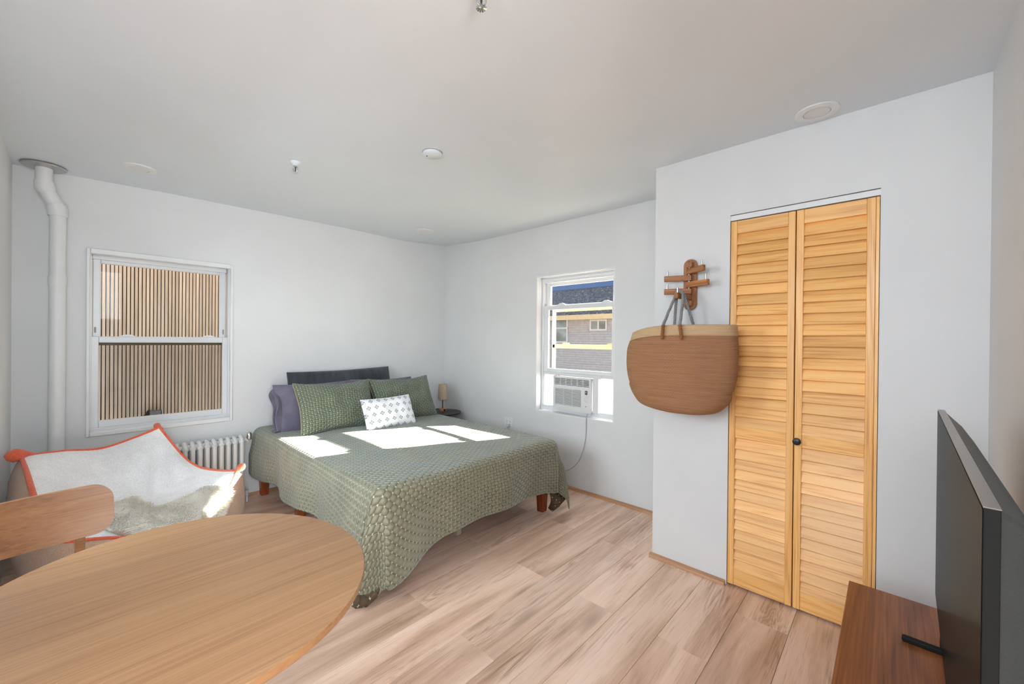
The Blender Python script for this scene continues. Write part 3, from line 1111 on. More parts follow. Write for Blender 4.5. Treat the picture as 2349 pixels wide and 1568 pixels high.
# pillows ------------------------------------------------------------
def pillow_grid(w, h, t, n=44, pinch=0.10, corner=0.05, seed=0, power=2.6, lump=0.006):
    rg = random.Random(seed)
    ph = [rg.uniform(0, 6) for _ in range(6)]
    def side(sg):
        P, U = [], []
        for i in range(n+1):
            u = -1+2*i/n
            # ease samples to the rim
            u = math.sin(u*PI/2)
            row, ru = [], []
            for j in range(n+1):
                v = math.sin((-1+2*j/n)*PI/2)
                x = u*w/2*(1-pinch*(1-abs(v)**1.5)*abs(u)**3 * 0.6*(h/w)-0.0)
                y = v*h/2*(1-pinch*(1-abs(u)**1.5)*abs(v)**3)
                f = max(0, 1-abs(u)**power)*max(0, 1-abs(v)**power)
                z = sg*t/2*f**0.42
                z += lump*f*(math.sin(7*u+ph[0]+2*v)+math.sin(9*v+ph[1]-3*u)+0.6*math.sin(15*u+ph[2]))
                row.append((x, y, z))
                ru.append((u*w/2+0.5, v*h/2+0.5))
            P.append(row)
            U.append(ru)
        return P, U
    return side(1), side(-1)
def pillow(name, w, h, t, centre, xdir, updir, mat, label, piping=None, seed=0, pinch=0.10, power=2.6, lump=0.006, parent=None, group=None):
    X = Vector(xdir).normalized()
    Z0 = Vector(updir).normalized()
    N = X.cross(Z0).normalized()
    Y = N.cross(X).normalized()
    R = Matrix((X, Y, N)).transposed()
    (A, UA), (B, UB) = pillow_grid(w, h, t, pinch=pinch, seed=seed, power=power, lump=lump)
    b = MB()
    b.grid(A, UA)
    b.grid(B, UB)
    me = b.mesh(name)
    bm = bmesh.new(); bm.from_mesh(me)
    bmesh.ops.remove_doubles(bm, verts=bm.verts, dist=0.0004)
    bmesh.ops.recalc_face_normals(bm, faces=bm.faces)
    bm.to_mesh(me); bm.free()
    o = link(name, me, mat, smooth=180)
    o.matrix_world = Matrix.Translation(Vector(centre)) @ R.to_4x4()
    if parent is None:
        tag(o, label, 'pillow', group)
    if piping is not None:
        n = 24
        rim = []
        for k in range(n):
            rim.append((-1+2*k/n, -1))
        for k in range(n):
            rim.append((1, -1+2*k/n))
        for k in range(n):
            rim.append((1-2*k/n, 1))
        for k in range(n):
            rim.append((-1, 1-2*k/n))
        pts = []
        for u, v in rim:
            x = u*w/2*(1-pinch*(1-abs(v)**1.5)*abs(u)**3*0.6*(h/w))
            y = v*h/2*(1-pinch*(1-abs(u)**1.5)*abs(v)**3)
            pts.append((x, y, 0))
        q = MB(); q.tube(pts, 0.005, 6, closed=True)
        po = link('piping', q.mesh('piping'), piping, smooth=180)
        po.parent = o
    return o
def lean(deg, yawd=0.0, rolld=0.0):
    a = math.radians(deg)
    yv = math.radians(yawd)
    X = Vector((math.cos(yv), math.sin(yv), 0))
    F = Vector((-math.sin(yv), math.cos(yv), 0))     # towards the wall
    U = F*math.sin(a)+Vector((0, 0, math.cos(a)))
    r = math.radians(rolld)
    return X*math.cos(r)+U*math.sin(r), -X*math.sin(r)+U*math.cos(r)
X, U = lean(14, 0, 0.8)
pillow('bolster_pillow', 0.99, 0.47, 0.15, (-1.295, -0.125, 0.812), X, U, M['navy'], 'long charcoal velvet pillow leaning on the wall behind all the others', None, 3, pinch=0.05, lump=0.008)
X, U = lean(20, 0, 0)
pl = pillow('bed_pillow', 0.70, 0.44, 0.15, (-1.595, -0.285, 0.738), X, U, M['purple'], 'lavender grey pillow with a drooping open hem, behind the left green sham', None, 5, pinch=0.08, lump=0.007)
X, U = lean(20, 0, -1)
pillow('bed_pillow', 0.66, 0.43, 0.15, (-0.955, -0.285, 0.742), X, U, M['purple'], 'lavender grey pillow mostly hidden behind the right green sham', None, 9, pinch=0.10, lump=0.007)
# the open hem of the left pillowcase: a flattened sleeve sagging off the pillow's end
X, U = lean(20, 0, 0)
Nn = X.cross(U).normalized()
C0 = Vector((-1.595, -0.285, 0.738))
P = []
NA = 44
for i in range(NA):
    a = 2*PI*i/NA
    ca, sa = math.cos(a), math.sin(a)
    row = []
    for k in range(9):
        t = k/8
        hh = 0.175+0.035*t
        tt = 0.035+0.020*t
        low = max(0, -sa)
        p = C0+X*(-0.30-0.055*t-0.035*t*low**2)+U*(sa*hh)+Nn*(ca*tt*(1+0.55*math.sin(3*a+0.6)*t))
        p += Vector((0.012*math.sin(5*a)*t, -0.03*low*t, -0.02*t*max(0, sa)))
        p.z = max(p.z, 0.590+0.006*math.sin(6*a))
        row.append(tuple(p))
    P.append(row)
b = MB(); b.grid(P, closed_u=True)
me = b.mesh('pillowcase_hem', recalc=False)
hem = link('pillowcase_hem', me, M['purple'], smooth=180)
hem.modifiers.new('thick', 'SOLIDIFY').thickness = 0.004
hem.parent = pl
hem.matrix_parent_inverse = pl.matrix_world.inverted()
hem['label'] = 'loose open end of the pillowcase'
X, U = lean(27, 1.0, -0.6)
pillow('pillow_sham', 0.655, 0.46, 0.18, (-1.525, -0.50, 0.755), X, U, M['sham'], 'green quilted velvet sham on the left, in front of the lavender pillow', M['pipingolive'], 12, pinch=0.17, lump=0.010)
X, U = lean(27, -1.0, 0.3)
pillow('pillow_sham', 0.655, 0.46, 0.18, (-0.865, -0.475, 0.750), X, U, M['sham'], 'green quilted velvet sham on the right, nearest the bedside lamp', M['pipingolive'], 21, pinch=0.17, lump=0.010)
X, U = lean(26, -0.5, 1.0)
wp = pillow('lumbar_pillow', 0.470, 0.285, 0.12, (-1.180, -0.745, 0.694), X, U, M['printed'], 'small white lumbar pillow printed with blue diamonds in front of the green shams', None, 30, pinch=0.08, lump=0.004)
b = MB()
P = [[(-0.955-0.004*i, -0.785+0.012*j+0.004*math.sin(i), 0.640+0.028*i-0.010*j) for j in range(5)] for i in range(4)]
b.grid(P)
me = b.mesh('care_label', recalc=False)
cl = link('care_label', me, M['printed'], smooth=180)
cl.modifiers.new('thick', 'SOLIDIFY').thickness = 0.002
cl.parent = wp
cl.matrix_parent_inverse = wp.matrix_world.inverted()

# ------------------------------------------------------------------ bedside table and lamp
NS = Vector((-0.225, -0.262, 0))
ns = thing('bedside_table', 'round black side table in the corner beside the bed', 'side table', NS)
b = MB(); b.lathe([(0.192, 0.500), (0.199, 0.504), (0.200, 0.514), (0.197, 0.519), (0.0, 0.519)], NS, 48)
obj('tabletop', b, M['black'], ns, smooth=40)
for k in range(3):
    a = 0.5+k*2*PI/3
    b = MB(); b.tube([NS+Vector((0.16*math.cos(a), 0.16*math.sin(a), 0)), NS+Vector((0.11*math.cos(a), 0.11*math.sin(a), 0.503))], [0.011, 0.014], 12)
    obj('leg', b, M['black'], ns, smooth=40)
LP = Vector((-0.193, -0.208, 0.519))
lamp = thing('table_lamp', 'small lamp with beige fabric shade on the round black side table', 'lamp', LP)
b = MB(); b.lathe([(0.0405, 0), (0.042, 0.002), (0.042, 0.026), (0.040, 0.028), (0.0, 0.028)], LP, 32)
obj('base', b, M['beech'], lamp, smooth=40)
b = MB()
dx = (CAM-LP); dx.z = 0; dx.normalize()
sd = Vector((-dx.y, dx.x, 0))
pp = LP+dx*0.034-sd*(-0.028)
ang = math.atan2(dx.y, dx.x)
b.box(LP+(dx*0.86+sd*0.5).normalized()*0.0395*1.0*-1*-1-Vector((0, 0, -0.014)), (0.010, 0.020, 0.020), Matrix.Rotation(ang+0.55, 3, 'Z'))
obj('charging_port', b, M['blackplastic'], lamp)
b = MB(); b.tube([LP+Vector((0, 0, 0.028)), LP+Vector((0, 0, 0.20))], 0.0055, 12)
obj('stem', b, plain('bronze_stem', (0.09, 0.06, 0.045, 1), 0.35, 0.8), lamp, smooth=40)
b = MB(); b.lathe([(0.047, 0.130), (0.051, 0.132), (0.0525, 0.150), (0.0515, 0.230), (0.0475, 0.300), (0.045, 0.304), (0.043, 0.300), (0.047, 0.230), (0.048, 0.150)], LP, 36)
obj('lamp_shade', b, M['shade'], lamp, smooth=50)
b = MB(); b.tube(cr([LP+sd*-0.040+Vector((0, 0, 0.012)), LP-sd*0.055+Vector((0.0, 0.0, 0.026)), LP-sd*0.072+Vector((0, 0.0, 0.022)), LP-sd*0.078+Vector((0.01, 0.02, 0.004)), LP-sd*0.080+Vector((0.05, 0.06, 0.004))], 6), 0.0028, 8)
obj('cord', b, M['blackplastic'], lamp, smooth=180)

# ------------------------------------------------------------------ radiator
RX1, RY = -2.128, -0.125
rad = thing('radiator', 'white column radiator under the left window', 'radiator', (-2.5, RY, 0))
pit = 0.0445
NSX = 17
def rad_section():
    b = MB()
    # two tapered columns with rounded hubs top and bottom
    for dy in (-0.052, 0.0, 0.052):
        b.tube([(0, dy, 0.065), (0, dy, 0.10), (0, dy, 0.48), (0, dy, 0.505)], [0.0150, 0.0158, 0.0158, 0.0150], 10)
    for z in (0.075, 0.505):
        b.tube([(0, -0.066, z), (0, -0.055, z), (0, 0.055, z), (0, 0.066, z)], [0.010, 0.020, 0.020, 0.010], 12)
        b.tube([(-pit/2, 0, z), (pit/2, 0, z)], 0.024, 12)
    b.tube([(0, -0.066, 0.505), (0, -0.05, 0.522), (0, 0.0, 0.540), (0, 0.05, 0.522), (0, 0.066, 0.505)], [0.006, 0.014, 0.015, 0.014, 0.006], 10)
    return b.mesh('radiator_section')
rs = rad_section()
rs.materials.append(M['radpaint'])
rs.polygons.foreach_set('use_smooth', [True]*len(rs.polygons))
rs.set_sharp_from_angle(angle=math.radians(50))
for k in range(NSX):
    o = bpy.data.objects.new('radiator_section', rs)
    COL.objects.link(o)
    o.parent = rad
    o.location = (RX1-0.02-k*pit+2.5, 0, 0)
for k in (0, NSX-1):
    x = RX1-0.02-k*pit
    for dy in (-0.05, 0.05):
        b = MB()
        b.tube([(x, RY+dy, 0.0), (x, RY+dy, 0.075)], [0.017, 0.012], 10)
        obj('foot', b, M['radpaint'], rad, smooth=40)
b = MB(); b.tube([(RX1+0.0, RY, 0.505), (RX1+0.035, RY, 0.505)], 0.012, 12); b.tube([(RX1+0.030, RY, 0.492), (RX1+0.030, RY, 0.512)], 0.014, 12)
obj('valve_pipe', b, M['radpaint'], rad, smooth=40)
b = MB(); b.lathe([(0.019, 0.0), (0.020, 0.004), (0.020, 0.030), (0.018, 0.044), (0.012, 0.056), (0.004, 0.062), (0.0, 0.063)], (RX1+0.042, RY, 0.505), 24)
vk = obj('valve_knob', b, M['chrome'], rad, smooth=50)
vk['label'] = 'chrome bullet-shaped valve knob'
b = MB(); b.tube([(RX1, RY, 0.075), (RX1+0.028, RY, 0.075)], 0.011, 10); b.tube([(RX1+0.028, RY, 0.050), (RX1+0.028, RY, 0.093)], 0.013, 10); b.tube([(RX1+0.028, RY, 0.0), (RX1+0.028, RY, 0.05)], 0.010, 10)
obj('return_valve', b, M['radpaint'], rad, smooth=40)

# ------------------------------------------------------------------ steam riser pipe
pz = ceil_z(-3.19, -0.11)
pipe = thing('steam_pipe', 'thickly painted white riser pipe in the left corner', 'pipe', (-3.135, -0.075, 0))
b = MB(); b.tube(cr([(-3.135, -0.075, 0.0), (-3.135, -0.075, 1.0), (-3.135, -0.075, 2.08), (-3.137, -0.076, 2.145), (-3.165, -0.088, 2.205), (-3.188, -0.10, 2.255), (-3.192, -0.105, 2.30), (-3.192, -0.105, pz)], 6), 0.0375, 20)
obj('riser', b, M['pipepaint'], pipe, smooth=180)
b = MB(); b.tube([(-3.135, -0.075, 2.095), (-3.136, -0.075, 2.14), (-3.146, -0.08, 2.17)], [0.0445, 0.046, 0.043], 20)
obj('elbow_collar', b, M['pipepaint'], pipe, smooth=60)
b = MB(); b.tube([(-3.180, -0.096, 2.238), (-3.189, -0.101, 2.262), (-3.192, -0.104, 2.295)], [0.043, 0.047, 0.043], 20)
obj('elbow_collar', b, M['pipepaint'], pipe, smooth=60)
b = MB(); b.tube([(-3.135, -0.075, 1.655), (-3.135, -0.075, 1.715)], 0.0415, 20)
obj('coupling', b, M['pipepaint'], pipe, smooth=60)
b = MB(); b.lathe([(0.098, -0.002), (0.100, -0.006), (0.096, -0.012), (0.045, -0.016), (0.04, -0.016)], (-3.192, -0.105, pz), 40)
ep = obj('ceiling_plate', b, M['steel'], pipe, smooth=50)
ep['label'] = 'bare metal ceiling escutcheon'

# ------------------------------------------------------------------ lounge beanbag
CP = [[(-3.252, -0.500, 0.680), (-3.091, -0.420, 0.662), (-2.942, -0.360, 0.637), (-2.784, -0.320, 0.672), (-2.661, -0.300, 0.719)],
      [(-3.220, -0.680, 0.622), (-3.079, -0.600, 0.570), (-2.914, -0.550, 0.520), (-2.743, -0.480, 0.533), (-2.541, -0.360, 0.507)],
      [(-3.182, -0.850, 0.512), (-3.037, -0.760, 0.468), (-2.863, -0.680, 0.411), (-2.679, -0.580, 0.375), (-2.465, -0.460, 0.436)],
      [(-3.136, -1.020, 0.432), (-2.998, -0.970, 0.392), (-2.831, -0.900, 0.341), (-2.587, -0.780, 0.322), (-2.380, -0.600, 0.424)],
      [(-3.078, -1.140, 0.375), (-2.956, -1.140, 0.349), (-2.776, -1.100, 0.293), (-2.477, -0.960, 0.283), (-2.300, -0.720, 0.433)]]
def patch(u, v):
    """u 0..1 left-right, v 0..1 back-front: Catmull-Rom over the control net"""
    def c1(pts, t):
        n = len(pts)-1
        t = min(max(t, 0), 0.99999)*n
        i = int(t); f = t-i
        p0, p1, p2, p3 = pts[max(i-1, 0)], pts[i], pts[i+1], pts[min(i+2, n)]
        return 0.5*((2*p1)+(p2-p0)*f+(2*p0-5*p1+4*p2-p3)*f*f+(3*p1-p0-3*p2+p3)*f**3)
    rows = [c1([Vector(p) for p in r], u) for r in CP]
    return c1(rows, v)
NU = 56
def top_pt(u, v):
    p = patch(u, v)
    rim = min(u, 1-u, v, 1-v)
    # crease where back meets seat, soft pillow loft elsewhere
    p = p + Vector((0, 0, 0.012*min(1, rim/0.08)))
    cr1 = math.exp(-((v-0.52-0.06*math.sin(3*u))/0.035)**2)*math.exp(-((u-0.52)/0.22)**2)
    p.z -= 0.030*cr1
    cr2 = math.exp(-(((u-0.70)-0.42*(0.5-v))/0.03)**2)*max(0, math.sin(PI*min(1, max(0, (v-0.08)/0.50))))
    p.z -= 0.022*cr2
    p.z += 0.006*math.sin(9*u+4*v)*min(1, rim/0.1)
    return p
bag = thing('lounge_beanbag', 'white sherpa lounge beanbag with orange piping and tassels, in the left corner', 'beanbag', (-2.8, -0.75, 0))
b = MB(); b.grid([[top_pt(i/NU, j/NU) for j in range(NU+1)] for i in range(NU+1)])
obj('cover_top', b, M['sherpa'], bag, smooth=180)
loop = []
N1 = 28
for k in range(N1): loop.append((k/N1, 0))
for k in range(N1): loop.append((1, k/N1))
for k in range(N1): loop.append((1-k/N1, 1))
for k in range(N1): loop.append((0, 1-k/N1))
LPts = [top_pt(u, v) for u, v in loop]
b = MB(); b.tube(LPts, [0.0085+0.0035*max(0, math.sin(PI*(k-84)/28))*(k > 84) for k in range(len(LPts))], 8, closed=True)
obj('piping', b, M['orange'], bag, smooth=180)
# base: loop lofted to the floor
cen = Vector((-2.80, -0.76, 0))
P = []
for p in LPts:
    d = Vector((p.x-cen.x, p.y-cen.y, 0))
    L = d.length
    d.normalize()
    row = []
    for k in range(15):
        t = k/14
        z = p.z*(1-t)+0.006*t
        bul = 0.085*math.sin(PI*min(1, t*1.02))**0.8-0.02*t
        q = cen+d*(L+bul)
        q.x = min(max(q.x, -3.300), -2.262-0.02*t)
        q.y = min(q.y, -0.232)
        row.append((q.x, q.y, z if t < 1 else 0.004))
    row.append((cen.x+d.x*L*0.8, cen.y+d.y*L*0.8, 0.003))
    P.append(row)
b = MB(); b.grid(P, closed_u=True)
b.add([r[-1] for r in P], [tuple(range(len(P)))])
obj('base', b, M['tan'], bag, smooth=180)
def tassel(p, d, s=1.0):
    p, d = Vector(p), Vector(d).normalized()
    b = MB()
    pts = [p-d*0.03, p-d*0.01, p+d*0.02*s, p+d*0.045*s, p+d*0.068*s, p+d*0.080*s]
    b.tube(pts, [0.006, 0.014*s, 0.030*s, 0.036*s, 0.024*s, 0.006], 16)
    obj('tassel', b, M['orange'], bag, smooth=180)
tassel(top_pt(0, 0)+Vector((0.02, 0.0, 0.006)), (-0.85, -0.35, 0.12), 1.02)
tassel(top_pt(1, 0)+Vector((0.0, 0.01, 0.0)), (-0.25, 0.5, 0.15), 0.55)
tassel(top_pt(1, 1), (0.25, 0.1, 0.18), 0.72)

# sheepskin draped over the seat
sk = thing('sheepskin', 'cream sheepskin throw lying on the seat of the beanbag', 'sheepskin', (-2.62, -0.95, 0.33))
OUT = [(.42, .60), (.31, .80), (.28, .90), (.36, .99), (.475, 1.03), (.625, 1.06), (.77, 1.08), (.845, 1.03), (.865, .93), (.85, .82), (.80, .76), (.71, .745), (.60, .76), (.56, .68), (.52, .59), (.46, .575)]
OUT = [(p.x, p.y) for p in cr([(u, v, 0) for u, v in OUT], 4, True)]
def inside(u, v):
    c = False
    for k in range(len(OUT)):
        (x1, y1), (x2, y2) = OUT[k-1], OUT[k]
        if (y1 > v) != (y2 > v) and u < (x2-x1)*(v-y1)/(y2-y1)+x1:
            c = not c
    return c
def skin_pt(u, v):
    p = top_pt(min(u, 1.0), min(v, 1.0))+Vector((0, 0, 0.010))
    if v > 1.0:
        p += Vector((0.02, -0.55, -0.75))*((v-1.0)*1.0)
    return p
b = MB()
gu = [0.26+0.68*i/60 for i in range(61)]
gv = [0.55+0.55*j/50 for j in range(51)]
ins = [[inside(u, v) for v in gv] for u in gu]
ix = {}
vs, fs = [], []
for i in range(60):
    for j in range(50):
        if ins[i][j] and ins[i+1][j] and ins[i][j+1] and ins[i+1][j+1]:
            q = []
            for k in ((i, j), (i+1, j), (i+1, j+1), (i, j+1)):
                if k not in ix:
                    ix[k] = len(vs)
                    vs.append(skin_pt(gu[k[0]], gv[k[1]]))
                q.append(ix[k])
            fs.append(tuple(q))
b.add(vs, fs)
hide = link('hide', b.mesh('hide', recalc=False), M['wool'], smooth=180)
hide.modifiers.new('thick', 'SOLIDIFY').thickness = 0.006
hide.parent = sk
hide.location = -sk.location
rg = random.Random(4)
V, F, UVs = [], [], []
nA, nC = 270, 210
for i in range(nA):
    for j in range(nC):
        a = 0.27+0.66*(i+rg.random())/nA
        c = 0.56+0.53*(j+rg.random())/nC
        if not inside(a, c):
            continue
        p = skin_pt(a, c)
        e = 0.02
        nrm = (skin_pt(a+e, c)-skin_pt(a-e, c)).cross(skin_pt(a, c+e)-skin_pt(a, c-e))
        if nrm.z < 0: nrm = -nrm
        if nrm.length < 1e-9: nrm = Vector((0, 0, 1))
        nrm.normalize()
        # locks: neighbouring hairs lean the same way
        lk = -1.2+1.5*math.sin(21*a+2.1*math.sin(13*c))+1.3*math.sin(19*c+1.7*math.sin(16*a))
        ld = Vector((math.cos(lk), math.sin(lk), 0))*0.55+Vector((rg.gauss(0, .25), rg.gauss(0, .25), -0.15))
        ln = rg.uniform(0.026, 0.046)*(0.75+0.25*math.sin(40*a)*math.sin(33*c))
        sidev = Vector((rg.gauss(0, 1), rg.gauss(0, 1), rg.gauss(0, 1)))
        sidev = (sidev-nrm*sidev.dot(nrm)).normalized()
        w0 = 0.0021
        p1 = p+nrm*ln*0.5+ld*ln*0.20
        p2 = p+nrm*ln*0.82+ld*ln*0.62
        p3 = p2+ld*ln*0.35-nrm*ln*0.06
        k = len(V)
        V += [p-sidev*w0, p+sidev*w0, p1-sidev*w0, p1+sidev*w0, p2-sidev*w0*0.6, p2+sidev*w0*0.6, p3]
        F += [(k, k+1, k+3, k+2), (k+2, k+3, k+5, k+4), (k+4, k+5, k+6)]
        tn = rg.random()
        UVs += [(tn, 0), (tn, 0), (tn, .5), (tn, .5), (tn, .85), (tn, .85), (tn, 1)]
me = bpy.data.meshes.new('wool_pile')
me.from_pydata([tuple(v-sk.location) for v in V], [], F)
uvl = me.uv_layers.new(name='UVMap')
vi = np.zeros(len(me.loops), dtype=np.int32)
me.loops.foreach_get('vertex_index', vi)
uvl.data.foreach_set('uv', np.array(UVs, dtype=np.float32)[vi].ravel())
me.materials.append(M['wool'])
me.polygons.foreach_set('use_smooth', [True]*len(me.polygons))
wp_ = bpy.data.objects.new('wool_pile', me)
COL.objects.link(wp_)
wp_.parent = sk
wp_['kind'] = 'stuff'

# ------------------------------------------------------------------ dining table and chair
TC = Vector((-2.8647, -2.7055, 0))
tb = thing('dining_table', 'oval oak veneer dining table in the left foreground', 'table', TC)
ea, eb = 0.4354, 0.398
ax1 = Vector((0.26298, -0.9648, 0)); ax2 = Vector((0.9648, 0.26298, 0))
def ell(r, z, n=96):
    return [TC+ax1*((ea+r)*math.cos(2*PI*k/n))+ax2*((eb+r)*math.sin(2*PI*k/n))+Vector((0, 0, z)) for k in range(n)]
b = MB()
rings = [ell(-0.030, 0.7085), ell(-0.010, 0.714), ell(-0.002, 0.722), ell(0.0, 0.730), ell(0.0, 0.7375), ell(-0.0015, 0.7395)]
n = 96
vs = [v for r_ in rings for v in r_]
fs = [(i*n+k, i*n+(k+1) % n, (i+1)*n+(k+1) % n, (i+1)*n+k) for i in range(len(rings)-1) for k in range(n)]
fs.append(tuple(range(n-1, -1, -1)))
b.add(vs, fs, mi=1)
b.add(ell(-0.0015, 0.7395)+ell(-0.0035, 0.740), [(k, (k+1) % n, n+(k+1) % n, n+k) for k in range(n)]+[tuple(range(n, 2*n))], mi=0)
me = b.mesh('tabletop')
bm = bmesh.new(); bm.from_mesh(me); bmesh.ops.remove_doubles(bm, verts=bm.verts, dist=0.0002); bmesh.ops.recalc_face_normals(bm, faces=bm.faces); bm.to_mesh(me); bm.free()
me.materials.append(M['oak']); me.materials.append(M['oakedge'])
to = bpy.data.objects.new('tabletop', me); COL.objects.link(to); to.parent = tb; to.location = -TC
me.polygons.foreach_set('use_smooth', [True]*len(me.polygons)); me.set_sharp_from_angle(angle=math.radians(35))
b = MB(); b.lathe([(0.13, 0.690), (0.13, 0.709), (0.05, 0.709)], TC, 32); obj('mounting_plate', b, M['oakedge'], tb, smooth=40)
b = MB(); b.lathe([(0.055, 0.03), (0.045, 0.10), (0.042, 0.60), (0.06, 0.692)], TC, 32); obj('pedestal', b, M['oakedge'], tb, smooth=60)
b = MB(); b.lathe([(0.245, 0.0), (0.25, 0.006), (0.245, 0.022), (0.08, 0.034), (0.05, 0.036)], TC, 48); obj('foot_plate', b, M['oakedge'], tb, smooth=40)

CH = Vector((-3.105, -2.19, 0))
ch = thing('dining_chair', 'oak dining chair with a curved backrest tucked under the table', 'chair', CH)
cy_ = math.radians(11)
cX = Vector((math.cos(cy_), math.sin(cy_), 0)); cF = Vector((math.sin(cy_), -math.cos(cy_), 0))   # right, towards the table
def cpt(x, f, z): return CH+cX*x+cF*f+Vector((0, 0, z))
def chair():
    # backrest: bent board, wrapped round the sitter
    Wb, z0, z1 = 0.375, 0.672, 0.835
    n, m_ = 40, 14
    def outl(x):
        rc = 0.052
        e = Wb/2-abs(x)
        if e < rc:
            k = math.sqrt(max(0, rc*rc-(rc-e)**2))
            return z0+rc-k, z1-rc+k
        return z0, z1
    def bf(x, z): return -0.182+0.62*x*x-0.10*(z-z0)
    F1, F2 = [], []
    for i in range(n+1):
        x = -Wb/2*math.cos(PI*i/n)
        a, c = outl(x)
        F1.append([cpt(x, bf(x, a+(c-a)*j/m_)+0.0065, a+(c-a)*j/m_+0.012*(1-(2*x/Wb)**2)*0) for j in range(m_+1)])
        F2.append([cpt(x, bf(x, a+(c-a)*j/m_)-0.0065, a+(c-a)*j/m_) for j in range(m_+1)])
    b = MB()
    uvg = [[(0, 0)]*(m_+1)]*(n+1)
    b.grid(F1); b.grid(F2)
    # rim
    rim1 = [F1[i][0] for i in range(n+1)]+[F1[i][m_] for i in range(n, -1, -1)]
    rim2 = [F2[i][0] for i in range(n+1)]+[F2[i][m_] for i in range(n, -1, -1)]
    N = len(rim1)
    b.add(rim1+rim2, [(k, (k+1) % N, N+(k+1) % N, N+k) for k in range(N)])
    me = b.mesh('backrest')
    bm = bmesh.new(); bm.from_mesh(me); bmesh.ops.remove_doubles(bm, verts=bm.verts, dist=0.0003); bmesh.ops.recalc_face_normals(bm, faces=bm.faces); bm.to_mesh(me); bm.free()
    o = link('backrest', me, M['oakchair'], smooth=40)
    o.parent = ch; o.location = -CH
    for sx in (-1, 1):
        x = sx*0.112
        b = MB()
        fz = [(0.445, -0.165), (0.60, -0.186), (0.70, -0.187+0.62*x*x-0.004), (0.80, -0.205+0.62*x*x)]
        q = []
        for z, f in fz:
            q.append([cpt(x-0.0115, f-0.008-0.006, z), cpt(x+0.0115, f-0.014, z), cpt(x+0.0115, f+0.0, z), cpt(x-0.0115, f+0.0, z)])
        b.grid([r_+[r_[0]] for r_ in q])
        b.add([*q[0]], [(0, 1, 2, 3)]); b.add([*q[-1]], [(0, 1, 2, 3)])
        obj('back_post', b, M['oakchair'], ch, bevel=0.002)
    b = MB()
    sh = []
    ns_ = 48
    for k in range(ns_):
        a = 2*PI*k/ns_
        cx, sx_ = math.cos(a), math.sin(a)
        ex = 0.5
        sh.append((math.copysign(abs(cx)**ex, cx)*0.195, math.copysign(abs(sx_)**ex, sx_)*0.185))
    vs = [cpt(x, f, 0.430) for x, f in sh]+[cpt(x, f, 0.448) for x, f in sh]
    b.add(vs, [(k, (k+1) % ns_, ns_+(k+1) % ns_, ns_+k) for k in range(ns_)]+[tuple(range(ns_)), tuple(range(ns_, 2*ns_))])
    obj('seat', b, M['oakchair'], ch, bevel=0.004)
    for sx in (-1, 1):
        for f in (-1, 1):
            b = MB()
            b.tube([cpt(sx*0.165, f*0.16-0.005*(f < 0), 0.0), cpt(sx*0.15, f*0.14, 0.431)], [0.010, 0.015], 12)
            obj('leg', b, M['oakchair'], ch, smooth=40)
chair()

# ------------------------------------------------------------------ tv stand and television
stn = thing('tv_stand', 'walnut television stand along the right wall', 'cabinet', (-1.7, -4.03, 0))
SZ = 0.44
sx0, sx1, sy0, sy1 = -2.43, -1.037, -4.222, -3.841
b = MB(); b.bb((sx0, sy0, SZ-0.022), (sx1, sy1, SZ)); obj('top_board', b, M['walnut'], stn, bevel=0.0015, loc=(-1.7, -4.03, SZ))
for xx in (sx0, sx1-0.02):
    b = MB(); b.bb((xx, sy0, 0.10), (xx+0.02, sy1-0.004, SZ-0.0225)); obj('side_panel', b, M['walnut'], stn, bevel=0.001)
b = MB(); b.bb((sx0+0.02, sy0, 0.10), (sx1-0.02, sy1-0.004, 0.12)); obj('bottom_board', b, M['walnut'], stn)
b = MB(); b.bb((sx0+0.02, sy0, 0.12), (sx1-0.02, sy0+0.006, SZ-0.0225)); obj('back_panel', b, M['walnut'], stn)
wd = (sx1-sx0-0.05)/3
for k in range(3):
    x0 = sx0+0.022+k*(wd+0.003)
    b = MB(); b.bb((x0, sy1-0.022, 0.122), (x0+wd, sy1-0.004, SZ-0.025)); d = obj('door', b, M['walnut'], stn, bevel=0.001)
    b = MB(); b.tube([(x0+wd-0.03, sy1-0.006, 0.33), (x0+wd-0.03, sy1+0.012, 0.33)], [0.006, 0.010], 12); obj('knob', b, M['black'], d, smooth=40)
for lx in (sx0+0.06, sx1-0.06):
    for ly in (sy0+0.05, sy1-0.05):
        b = MB(); b.tube([(lx, ly, 0.0), (lx, ly, 0.10)], [0.012, 0.018], 12); obj('leg', b, M['walnut'], stn, smooth=40)

tv = thing('television', 'flat black television standing on the walnut stand', 'television', (-1.646, -4.052, SZ))
a_ = math.radians(-1.2)
A0 = Vector((-1.089, -4.0632, 0)); A1 = Vector((-2.204, -4.0400, 0))
tX = (A1-A0).normalized(); tN = Vector((-tX.y, tX.x, 0))
if tN.y < 0: tN = -tN            # screen normal (towards the room)
TW = (A1-A0).length
tz0, tz1 = 0.508, 1.121
def tp(a, n_, z): return A0+tX*a+tN*n_+Vector((0, 0, z))
def tbox(b, a0, a1, n0, n1, z0, z1, mi=0):
    vs = [tp(a, n_, z) for a in (a0, a1) for n_ in (n0, n1) for z in (z0, z1)]
    b.add(vs, [(0, 1, 3, 2), (4, 6, 7, 5), (0, 4, 5, 1), (2, 3, 7, 6), (0, 2, 6, 4), (1, 5, 7, 3)], mi=mi)
b = MB(); tbox(b, 0, TW, -0.0165, -0.0008, tz0, tz1)
obj('bezel', b, M['blackplastic'], tv, bevel=0.001)
b = MB(); tbox(b, 0.0, TW, -0.0168, -0.0004, tz1-0.0004, tz1+0.0012)
obj('top_edge', b, M['tvedge'], tv)
b = MB(); tbox(b, 0.003, TW-0.003, -0.0006, 0.0, tz0+0.006, tz1-0.003)
obj('screen', b, M['screenblack'], tv)
